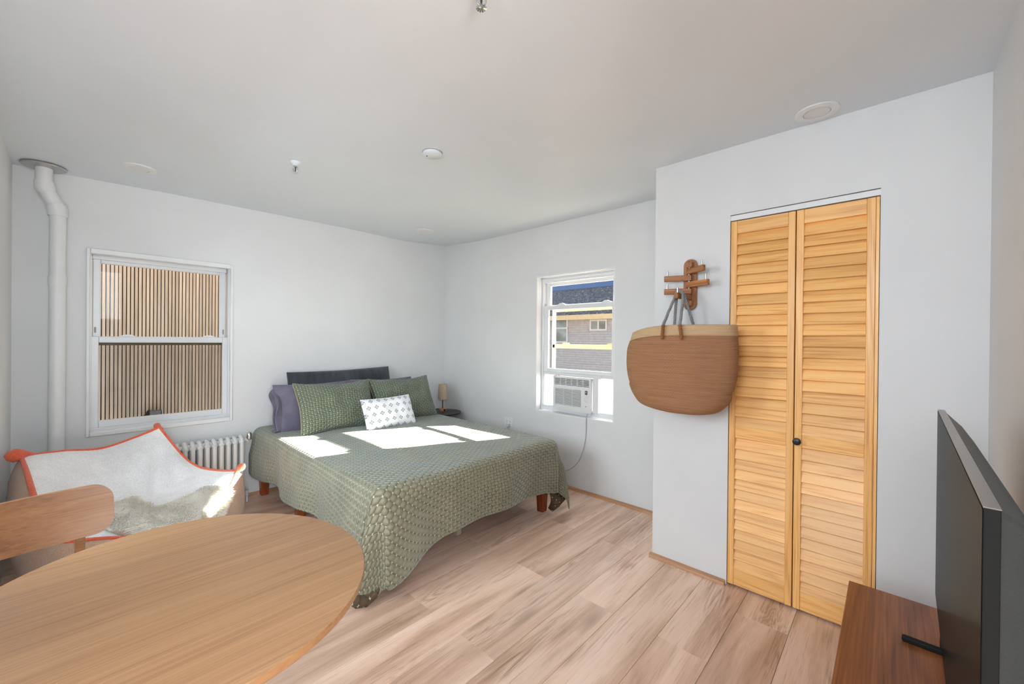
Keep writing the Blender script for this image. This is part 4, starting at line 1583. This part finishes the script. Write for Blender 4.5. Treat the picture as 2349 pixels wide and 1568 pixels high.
# bulged back cover
prof = [(0.004, 0.004, -0.0165, 0.001), (0.06, 0.010, -0.026, 0.009), (0.15, 0.020, -0.042, 0.022), (0.26, 0.034, -0.060, 0.050), (0.34, 0.060, -0.074, 0.095)]
b = MB()
rr = []
for ins, inr, n_, vz in prof:
    rr.append([tp(ins, n_, tz0+vz*0.5), tp(TW-inr, n_, tz0+vz*0.5), tp(TW-inr, n_, tz1-vz), tp(ins, n_, tz1-vz)])
b.grid([r_+[r_[0]] for r_ in rr]); b.add(rr[-1], [(0, 1, 2, 3)])
obj('back_cover', b, M['tvback'], tv, bevel=0.006)
for fa in (0.235, TW-0.235):
    b = MB()
    tbox(b, fa-0.009, fa+0.009, -0.090, 0.078, SZ-SZ+SZ, SZ+0.016)
    f = obj('foot', b, M['blackplastic'], tv, bevel=0.004)
    b = MB(); tbox(b, fa-0.008, fa+0.008, -0.016, -0.002, SZ+0.012, tz0+0.004); obj('foot_strut', b, M['blackplastic'], f)

# ------------------------------------------------------------------ hook rack and basket bag
hk = thing('hook_rack', 'teak wall rack with swinging coat arms beside the louvre door', 'coat rack', (XC, -3.09, 1.67))
b = MB()
pl_, pw_ = 0.149, 0.0375
out = []
for k in range(13):
    a = PI*k/12
    out.append((-3.0905+pw_*math.cos(a), 1.670+pl_-pw_+pw_*math.sin(a)))
for k in range(13):
    a = PI+PI*k/12
    out.append((-3.0905+pw_*math.cos(a), 1.670-pl_+pw_+pw_*math.sin(a)))
b.prism(out, XC-0.016, XC, 0)
obj('backplate', b, M['teak'], hk, bevel=0.003)
for z in (1.803, 1.536):
    b = MB(); b.tube([(XC-0.0172, -3.0905+0.005, z), (XC-0.0150, -3.0905+0.005, z)], 0.0042, 10); obj('screw_hole', b, M['dark'], hk)
hx = XC-0.026
for z in (1.783, 1.561):
    b = MB(); b.bb((XC-0.040, -3.1085, z-0.017), (XC-0.0155, -3.0730, z+0.017)); obj('pivot_block', b, M['teak'], hk, bevel=0.004)
b = MB(); b.tube([(XC-0.032, -3.0905, 1.56), (XC-0.032, -3.0905, 1.785)], 0.005, 10); obj('pivot_rod', b, M['steel'], hk, smooth=40)
AR = 0.135
for z, deg in ((1.745, 143), (1.707, 18), (1.668, 156), (1.630, 22), (1.596, 80)):
    a = math.radians(deg)
    d = Vector((-math.sin(a), math.cos(a), 0))
    o0 = Vector((XC-0.032, -3.0905, z))
    L0, L1 = -0.014, AR
    sdv = Vector((-d.y, d.x, 0))
    b = MB()
    b.box((L0+L1)/2*Vector((1, 0, 0)), (L1-L0, 0.021, 0.033))
    me = b.mesh('arm')
    o = link('arm', me, M['teaky'], bevel=0.003)
    o.parent = hk
    o.location = o0-hk.location
    o.rotation_euler = (0, 0, math.atan2(d.y, d.x))
    if deg == 80:
        pass
    b = MB(); b.tube([(AR-0.018, 0, 0.0165), (AR-0.018, 0, 0.046)], 0.0052, 12)
    q = link('peg', b.mesh('peg'), M['chrome'], smooth=40)
    q.parent = o

BC = Vector((-0.765, -3.088, 1.16))
BUP = 0.026
bb_ = thing('basket_bag', 'two-tone brown and cream woven jute bag hanging from the coat rack', 'bag', (-0.775, -3.088, 0.923))
levels = [(0.924, 0.105, 0.055, 0.020), (0.927, 0.160, 0.080, 0.015), (0.940, 0.205, 0.098, 0.006), (0.965, 0.235, 0.108, 0.0), (1.01, 0.264, 0.115, -0.002), (1.05, 0.276, 0.118, 0.0), (1.065, 0.279, 0.118, 0.0), (1.085, 0.283, 0.120, 0.0), (1.13, 0.290, 0.121, 0.0),
          (1.20, 0.296, 0.121, 0.001), (1.28, 0.297, 0.117, 0.0), (1.325, 0.291, 0.111, -0.003), (1.365, 0.284, 0.104, -0.008), (1.402, 0.280, 0.098, -0.012)]
def bag_ring(z, hw, hd, sh, nn=96):
    r_ = []
    for k in range(nn):
        a = 2*PI*k/nn
        cy, cx = math.cos(a), math.sin(a)
        ex = 0.80
        y = math.copysign(abs(cy)**ex, cy)*hw
        x = math.copysign(abs(cx)**ex, cx)*hd
        t = (z-0.92)/0.48
        # rim is lower at the left end (y+), pulled up in the middle by the handles
        dz = t**2*(-0.030*max(0, cy)**2+0.014*(1-abs(cy))+0.012*max(0, -cy)-0.014)
        lump = 1+0.012*math.sin(3*a+z*9)+0.008*math.sin(5*a-z*13)-0.022*math.exp(-((z-1.06-0.015*math.cos(a))/0.012)**2)
        bot = (1-t)**2
        y += bot*0.02*0
        r_.append((BC.x+x*lump, BC.y+y*lump+sh, z+BUP+dz+bot*0.03*max(0, cy)*0.6))
    return r_
rings = [bag_ring(*l) for l in levels]
# finer interpolation with Catmull-Rom along the height
cols = []
nn = 96
for k in range(nn):
    cols.append(cr([rings[i][k] for i in range(len(levels))], 4))
nl = len(cols[0])
split = next(i for i in range(nl) if levels[0][0] is not None and i/(nl-1)*(len(levels)-1) >= 11.3)
def bag_part(i0, i1, off):
    b = MB()
    P, U_ = [], []
    for k in range(nn+1):
        c = cols[k % nn]
        ctr = BC
        row, ru = [], []
        for i in range(i0, i1+1):
            v = c[i]
            row.append((v.x, v.y, v.z)); ru.append((k/nn*1.4, v.z))
        P.append(row); U_.append(ru)
    b.grid(P, U_)
    return b
b = bag_part(0, split, 0)
b.add([cols[k][0] for k in range(nn)], [tuple(range(nn))])
body = link('body', b.mesh('body'), M['jute'], smooth=60)
body.parent = bb_; body.location = -bb_.location
body.modifiers.new('thick', 'SOLIDIFY').thickness = 0.005
b = bag_part(split, nl-1, 0)
band = link('rim_band', b.mesh('rim_band'), M['jutecream'], smooth=180)
band.parent = bb_; band.location = -bb_.location
band.modifiers.new('thick', 'SOLIDIFY').thickness = 0.005
band['label'] = 'cream woven rim band'
hook = Vector((XC-0.032, -3.0905, 1.596))+Vector((-math.sin(math.radians(80)), math.cos(math.radians(80)), 0))*0.098
def braid(name, pts, r, mat, parent):
    """three-strand rope"""
    base = cr(pts, 10)
    b = MB()
    N = len(base)
    ln = [0]
    for i in range(1, N): ln.append(ln[-1]+(base[i]-base[i-1]).length)
    ref = Vector((1, 0.3, 0.1)).normalized()
    for s_ in range(3):
        path = []
        for i in range(N):
            t = (base[min(i+1, N-1)]-base[max(i-1, 0)]).normalized()
            u_ = (ref-t*ref.dot(t)).normalized(); v_ = t.cross(u_)
            a = ln[i]/0.045*2*PI+s_*2*PI/3
            path.append(base[i]+(u_*math.cos(a)+v_*math.sin(a))*r*0.5)
        b.tube(path, r*0.58, 7)
    o = link(name, b.mesh(name), mat, smooth=180)
    o.parent = parent; o.location = -parent.location
    return o
zt = hook.z+0.021
# front handle (nearest the camera) and rear handle, each over the arm
fx, rx = BC.x-0.128, BC.x+0.075
for (xx, ya, yb, zb_, zs, dxh) in ((fx, -3.048, -3.152, 1.352, 1.408, -0.008), (rx, -3.035, -3.150, 1.402, 1.402, 0.012)):
    hx_ = hook.x+dxh
    top = [Vector((hx_, hook.y+0.020, zt-0.024)), Vector((hx_, hook.y+0.010, zt)), Vector((hx_, hook.y-0.010, zt)), Vector((hx_, hook.y-0.022, zt-0.024))]
    zsplit = 1.412
    La, Lb = Vector((xx, ya, zb_)), Vector((xx, yb, zb_))
    def at(Lw, Tp, z): 
        f = (z-Lw.z)/(Tp.z-Lw.z); return Lw.lerp(Tp, f)
    sa, sb = at(La, top[0], zsplit), at(Lb, top[3], zsplit)
    if zb_ < zsplit-0.02:
        sa = Vector((BC.x-0.116, sa.y, 1.425)); sb = Vector((BC.x-0.116, sb.y, 1.425))
    g = braid('handle_rope', [sa, sa.lerp(top[0], 0.5)+Vector((0, 0.002, 0)), top[0], top[1], top[2], top[3], sb.lerp(top[3], 0.5)+Vector((0, -0.002, 0)), sb], 0.0085, M['ropegrey'], bb_)
    g['label'] = 'grey upper part of the rope handle'
    if zb_ < zsplit-0.02:
        for Lw, s_ in ((La, sa), (Lb, sb)):
            h_ = braid('handle_rope', [Lw, Lw.lerp(s_, 0.5), s_], 0.0085, M['ropebrown'], bb_)
            h_['label'] = 'brown lower part of the rope handle'

# ------------------------------------------------------------------ air conditioner
ac = thing('air_conditioner', 'white window air conditioner in the right window', 'air conditioner', (0.1, -1.83, 0.69))
AY0, AY1, AZ0, AZ1 = -2.029, -1.622, 0.692, 1.003
b = MB(); b.bb((0.052, AY0+0.006, AZ0+0.004), (0.34, AY1-0.006, AZ1-0.006)); obj('case', b, M['acwhite'], ac, bevel=0.004)
# front panel: frame pieces around the grilles so that the openings are real
xf0, xf1 = 0.028, 0.052
g0, g1 = 0.925, 0.990      # upper louvre opening z
h0, h1 = 0.742, 0.893      # lower grille z
ylo, yhi = AY0+0.098, AY1-0.022
b = MB()
b.bb((xf0, AY0, g1), (xf1, AY1, AZ1)); b.bb((xf0, AY0, h1), (xf1, AY1, g0)); b.bb((xf0, AY0, AZ0), (xf1, AY1, h0))
b.bb((xf0, AY1-0.016, g0), (xf1, AY1, g1)); b.bb((xf0, AY0, g0), (xf1, AY0+0.016, g1))
b.bb((xf0, yhi, h0), (xf1, AY1, h1)); b.bb((xf0, AY0, h0), (xf1, ylo, h1))
obj('front_panel', b, M['acwhite'], ac)
b = MB(); b.bb((xf1-0.002, AY0+0.01, h0-0.01), (xf1+0.001, AY1-0.01, g1+0.005)); obj('filter', b, plain('dark_filter', (0.10, 0.10, 0.105, 1), 0.8), ac)
for k in range(14):
    z = h0+0.0054+k*(h1-h0)/14
    b = MB(); b.bb((xf0+0.001, ylo, z-0.0026), (xf0+0.012, yhi, z+0.0036)); obj('grille_bar', b, M['acwhite'], ac)
for k in (1, 2):
    y = ylo+(yhi-ylo)*k/3
    b = MB(); b.bb((xf0+0.0005, y-0.002, h0), (xf0+0.012, y+0.002, h1)); obj('grille_post', b, M['acwhite'], ac)
for k in range(5):
    z = g0+0.007+k*(g1-g0)/5
    b = MB(); b.box((xf0+0.010, (AY0+AY1)/2, z), (0.016, AY1-AY0-0.034, 0.0045), Matrix.Rotation(0.5, 3, 'Y')); obj('louvre', b, M['acwhite'], ac)
for k in range(1, 6):
    y = AY0+0.016+(AY1-AY0-0.032)*k/6
    b = MB(); b.bb((xf0+0.001, y-0.003, g0), (xf0+0.016, y+0.003, g1)); obj('louvre_divider', b, M['acwhite'], ac)
b = MB(); b.bb((xf0-0.0012, AY0+0.018, 0.735), (xf0+0.0005, AY0+0.075, 0.905)); cp = obj('control_panel', b, M['acwhite'], ac, bevel=0.0005)
b = MB(); b.bb((xf0-0.0022, AY0+0.030, 0.858), (xf0-0.0010, AY0+0.056, 0.893)); obj('display', b, M['display'], cp)
b = MB(); b.bb((xf0-0.0027, AY0+0.040, 0.872), (xf0-0.0021, AY0+0.050, 0.885)); obj('display_digit', b, M['acgrey'], cp)
for r_ in range(6):
    for c in range(3):
        if (r_+c) % 4 == 3: continue
        y = AY0+0.032+c*0.0135
        z = 0.845-r_*0.0105
        b = MB(); b.bb((xf0-0.0018, y-0.0028, z-0.0018), (xf0-0.0010, y+0.0028, z+0.0018)); obj('button', b, M['printgrey'], cp)
b = MB(); b.tube([(xf0-0.0022, AY0+0.046, 0.753), (xf0-0.0010, AY0+0.046, 0.753)], 0.0060, 14); obj('badge', b, M['printgrey'], cp)
# top bracket, side frames and pleated curtains
b = MB(); b.bb((0.070, -2.10, 1.003), (0.088, -1.66, 1.028)); obj('top_bracket', b, M['acwhite'], ac, bevel=0.001)
b = MB(); b.bb((0.060, -2.088, 0.700), (0.105, -2.032, 1.003)); obj('side_channel', b, M['acwhite'], ac, bevel=0.001)
b = MB(); b.bb((0.060, -1.618, 0.700), (0.105, -1.600, 1.003)); obj('side_channel', b, M['acwhite'], ac, bevel=0.001)
def pleats(y0, y1):
    n = int(abs(y1-y0)/0.0075)
    top = [(0.090+(0.012 if k % 2 else 0.0), y0+(y1-y0)*k/n) for k in range(n+1)]
    b = MB()
    b.grid([[(x, y, 0.715), (x, y, 1.012)] for x, y in top])
    me = b.mesh('side_curtain', recalc=False)
    o = link('side_curtain', me, M['accordion'])
    o.parent = ac; o.location = -ac.location
    o.modifiers.new('thick', 'SOLIDIFY').thickness = 0.001
pleats(-2.088, -2.252)
pleats(-1.600, -1.452)
for y in (-2.250, -1.458):
    b = MB(); b.bb((0.084, y-0.008, 0.70), (0.112, y+0.008, 1.028)); obj('curtain_frame', b, M['acwhite'], ac)
b = MB(); b.bb((0.086, -2.25, 1.008), (0.110, -1.46, 1.030)); obj('curtain_frame', b, M['acwhite'], ac)
# mains cord
b = MB()
b.tube(cr([(0.03, -2.005, 0.692), (0.0, -2.010, 0.672), (-0.008, -2.012, 0.64), (-0.008, -2.008, 0.50), (-0.010, -1.985, 0.38), (-0.012, -1.94, 0.27), (-0.02, -1.86, 0.185), (-0.03, -1.76, 0.14), (-0.05, -1.6, 0.08), (-0.03, -1.3, 0.08), (-0.026, -1.12, 0.20), (-0.022, -1.09, 0.35), (-0.032, -1.083, 0.452)], 10), 0.0032, 8)
co = obj('power_cord', b, plain('grey_cord', (0.42, 0.42, 0.43, 1), 0.5), ac, smooth=180)
co['label'] = 'thin grey power cord'

# ------------------------------------------------------------------ outlets
def outlet(name, label, axis, c, two):
    o = thing(name, label, 'outlet', c)
    b = MB()
    if axis == 0:
        b.bb((-0.006, c[1]-0.058, c[2]-0.06), (0.0, c[1]+0.058, c[2]+0.06))
    else:
        b.bb((c[0]-0.036, -0.006, c[2]-0.06), (c[0]+0.036, 0.0, c[2]+0.06))
    obj('cover_plate', b, M['trimw'], o, bevel=0.002)
    if axis == 0:
        for dy in (-0.023, 0.023):
            b = MB(); b.bb((-0.0075, c[1]+dy-0.017, c[2]-0.035), (-0.005, c[1]+dy+0.017, c[2]+0.035)); s_ = obj('socket', b, M['white'], o, bevel=0.001)
            for dz in (0.018, -0.018):
                for q in (-0.006, 0.006):
                    b = MB(); b.bb((-0.0079, c[1]+dy+q-0.0012, c[2]+dz-0.002), (-0.0074, c[1]+dy+q+0.0012, c[2]+dz+0.006)); obj('slot', b, M['dark'], s_)
                b = MB(); b.tube([(-0.0079, c[1]+dy, c[2]+dz-0.008), (-0.0074, c[1]+dy, c[2]+dz-0.008)], 0.0024, 8); obj('ground_hole', b, M['dark'], s_)
    return o
outlet('wall_outlet', 'white double wall outlet with a plug, right of the bed under the right window', 0, (0, -1.072, 0.478), True)
outlet('wall_outlet', 'blank white wall plate between the radiator and the bed', 1, (-1.975, 0, 0.50), False)
pg = MB(); pg.bb((-0.040, -1.101, 0.447), (-0.0082, -1.067, 0.480))
tag(obj('power_plug', pg, M['acwhite'], bevel=0.004), 'white plug pushed into the double outlet right of the bed', 'plug')

# ------------------------------------------------------------------ ceiling fittings
def downlight(x, y, r, label):
    z = ceil_z(x, y)
    o = thing('ceiling_light', label, 'ceiling light', (x, y, z), 'recessed ceiling lights')
    b = MB(); b.lathe([(r*0.60, -0.002), (r*0.62, -0.0066), (r*0.66, -0.0068), (r*0.95, -0.0060), (r, -0.0045), (r, 0.004)], (x, y, z), 48)
    obj('trim_ring', b, M['trimw'], o, smooth=60)
    b = MB(); b.lathe([(r*0.58, -0.0054), (r*0.50, -0.0050), (0.0, -0.0048)], (x, y, z), 48)
    obj('diffuser', b, M['diffuser'], o, smooth=30)
downlight(-2.785, -0.451, 0.085, 'recessed ceiling light above the left window, nearest the riser pipe')
downlight(-0.694, -0.556, 0.085, 'recessed ceiling light near the far corner above the lamp')
downlight(-0.700, -3.688, 0.085, 'recessed ceiling light above the louvre door')
def sprinkler(x, y, label):
    z = ceil_z(x, y)
    o = thing('sprinkler_head', label, 'sprinkler', (x, y, z), 'fire sprinklers')
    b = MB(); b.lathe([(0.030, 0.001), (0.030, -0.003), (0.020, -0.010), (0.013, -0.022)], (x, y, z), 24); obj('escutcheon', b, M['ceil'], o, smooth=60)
    b = MB(); b.lathe([(0.0095, -0.020), (0.0095, -0.030), (0.006, -0.032)], (x, y, z), 12); obj('body', b, M['steel'], o, smooth=40)
    for s_ in (-1, 1):
        b = MB(); b.tube(cr([(x+0.006*s_, y-0.005*s_, z-0.028), (x+0.011*s_, y-0.009*s_, z-0.036), (x+0.010*s_, y-0.008*s_, z-0.048), (x+0.002*s_, y-0.002*s_, z-0.060)], 4), 0.0022, 6); obj('frame_arm', b, M['chrome'], o, smooth=180)
    b = MB(); b.tube([(x, y, z-0.031), (x, y, z-0.058)], [0.0040, 0.0022], 8); obj('bulb', b, M['dark'], o, smooth=40)
    b = MB()
    for k in range(12):
        a = 2*PI*k/12
        d = Vector((math.cos(a), math.sin(a), 0)); q = Vector((-d.y, d.x, 0))
        p = Vector((x, y, z-0.062))
        b.add([p+d*0.004-q*0.002, p+d*0.004+q*0.002, p+d*0.0165+q*0.003-Vector((0, 0, 0.002)), p+d*0.0165-q*0.003-Vector((0, 0, 0.002))], [(0, 1, 2, 3)])
    b.lathe([(0.007, -0.0608), (0.007, -0.0625), (0.0, -0.063)], (x, y, z), 12)
    obj('deflector', b, M['chrome'], o)
sprinkler(-2.14, -1.284, 'sprinkler head hanging from the ceiling over the bed side of the room')
sprinkler(-2.205, -3.03, 'sprinkler head at the top edge of the photo')
zc = ceil_z(-1.654, -2.014)
dt = thing('smoke_detector', 'small round white cover plate in the middle of the ceiling', 'smoke detector', (-1.654, -2.014, zc))
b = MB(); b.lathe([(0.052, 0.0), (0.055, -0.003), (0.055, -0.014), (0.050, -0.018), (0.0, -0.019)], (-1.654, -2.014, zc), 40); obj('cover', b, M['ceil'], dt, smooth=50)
b = MB(); b.lathe([(0.057, 0.001), (0.057, -0.0025), (0.050, -0.0025)], (-1.654, -2.014, zc), 40); obj('mounting_ring', b, M['printgrey'], dt, smooth=50)
b = MB(); b.lathe([(0.004, -0.018), (0.004, -0.0198), (0.0, -0.0199)], (-1.675, -1.99, zc), 10); obj('screw', b, M['dark'], dt)

# ------------------------------------------------------------------ outside the left window: slatted wall
fn = thing('slat_fence', 'tall vertical cedar slat screen just outside the left window', 'fence', (-2.4, 1.2, -0.5))
FY = 1.20
b = MB(); b.bb((-4.6, FY+0.03, -1.2), (-1.0, FY+0.06, 3.6)); obj('backing', b, M['fencegap'], fn)
pitch_ = 0.0268
b = MB(); b.bb((-0.0098, -0.012, -2.3), (0.0098, 0.012, 2.3))
sme = b.mesh('slat'); sme.materials.append(M['slat'])
for k in range(130):
    o = bpy.data.objects.new('slat', sme); COL.objects.link(o); o.parent = fn
    o.location = (-4.5+k*pitch_+2.4, 0.0, 1.3+0.5)
b = MB(); b.bb((-2.585, FY-0.10, 0.40), (-2.505, FY-0.014, 0.635)); 
du = tag(obj('vent_hood', b, M['ventgrey'], bevel=0.004), 'small grey metal vent box on the slat screen outside the left window', 'vent')
b = MB(); b.bb((-2.5, FY-0.11, 0.40), (-2.494, FY-0.014, 0.64)); obj('flange', b, M['farwhite'], du)
b = MB(); b.prism([(-2.63, 0.58), (-2.586, 0.58), (-2.586, 0.645), (-2.60, 0.63)], FY-0.07, FY-0.014, 1); obj('spout', b, M['fencegap'], du)

# ------------------------------------------------------------------ outside the right window: neighbouring house
HX = 13.0
hs = thing('neighbour_house', 'grey clapboard house with a dark shingle roof seen through the right window', 'house', (HX, -2.0+9, -3))
yA, yB = -6.0, 16.0
EZ = 1.34+(775-706)/927*19.0*0.78
b = MB()
row = 0.105
z = -3.0
P0 = []
while z < EZ:
    P0.append((HX-0.016, z)); P0.append((HX, z+row-0.002)); z += row
b.grid([[(x, yA, z_), (x, yB, z_)] for x, z_ in P0])
sd_ = obj('clapboard_wall', b, M['siding'], hs); sd_['kind'] = 'stuff'
b = MB(); b.prism([(HX-0.5, EZ-0.12), (HX+5.0, EZ+3.4), (HX+5.0, EZ+3.7), (HX-0.5, EZ+0.10)], yA-0.4, yB+0.4, 1); obj('roof', b, M['shingle'], hs)
b = MB(); b.bb((HX-0.53, yA-0.4, EZ-0.16), (HX-0.50, yB+0.4, EZ+0.06)); obj('fascia', b, M['fascia'], hs)
def far_window(y0, y1, z0, z1, split):
    b = MB()
    frame_ring(b, y0, y1, z0, z1, 0.07, HX-0.05, HX-0.01, axis=0)
    if split == 'v':
        b.bb((HX-0.045, (y0+y1)/2-0.04, z0), (HX-0.01, (y0+y1)/2+0.04, z1))
    else:
        b.bb((HX-0.045, y0, (z0+z1)/2-0.04), (HX-0.01, y1, (z0+z1)/2+0.04))
    f = obj('window', b, M['farwhite'], hs)
    b = MB(); b.bb((HX-0.03, y0+0.05, z0+0.05), (HX-0.02, y1-0.05, z1-0.05)); obj('pane', b, M['farpane'], f)
def ray_at(u, v, x):
    d = fw+r2*((u-1174.5)/927.5226)-u2*((v-784+2.3163)/927.5226)
    t = (x-CAM.x)/d.x
    return CAM+d*t
pa, pb = ray_at(1267, 720, HX), ray_at(1303, 786, HX)
far_window(pb.y, pa.y, pb.z, pa.z, 'h')
pa, pb = ray_at(1354, 733, HX), ray_at(1393, 758, HX)
far_window(pb.y, pa.y, pb.z, pa.z, 'v')
b = MB(); b.bb((-20, 0.3, -3.2), (40, 40, -3.0)); b.bb((0.2, -30, -3.2), (40, 0.3, -3.0)); struct(obj('ground', b, plain('yard_ground', srgb(120, 112, 100), 0.9)))

def roof_hit(u, v):
    d = fw+r2*((u-1174.5)/927.5226)-u2*((v-784+2.3163)/927.5226)
    k = 3.6/5.5
    t = (EZ+0.10+k*(CAM.x-(HX-0.5))-CAM.z)/(d.z-k*d.x)
    return CAM+d*t
q0, q1 = roof_hit(1340, 662), roof_hit(1340, 630)
k = 3.6/5.5
b = MB()
b.prism([(q0.x, q0.z+0.005), (q1.x, q0.z+0.005+k*(q1.x-q0.x)), (q1.x, q0.z+0.035+k*(q1.x-q0.x)), (q0.x, q0.z+0.035)], yA, yB, 1)
obj('roof_strip', b, M['roofblue'], hs)
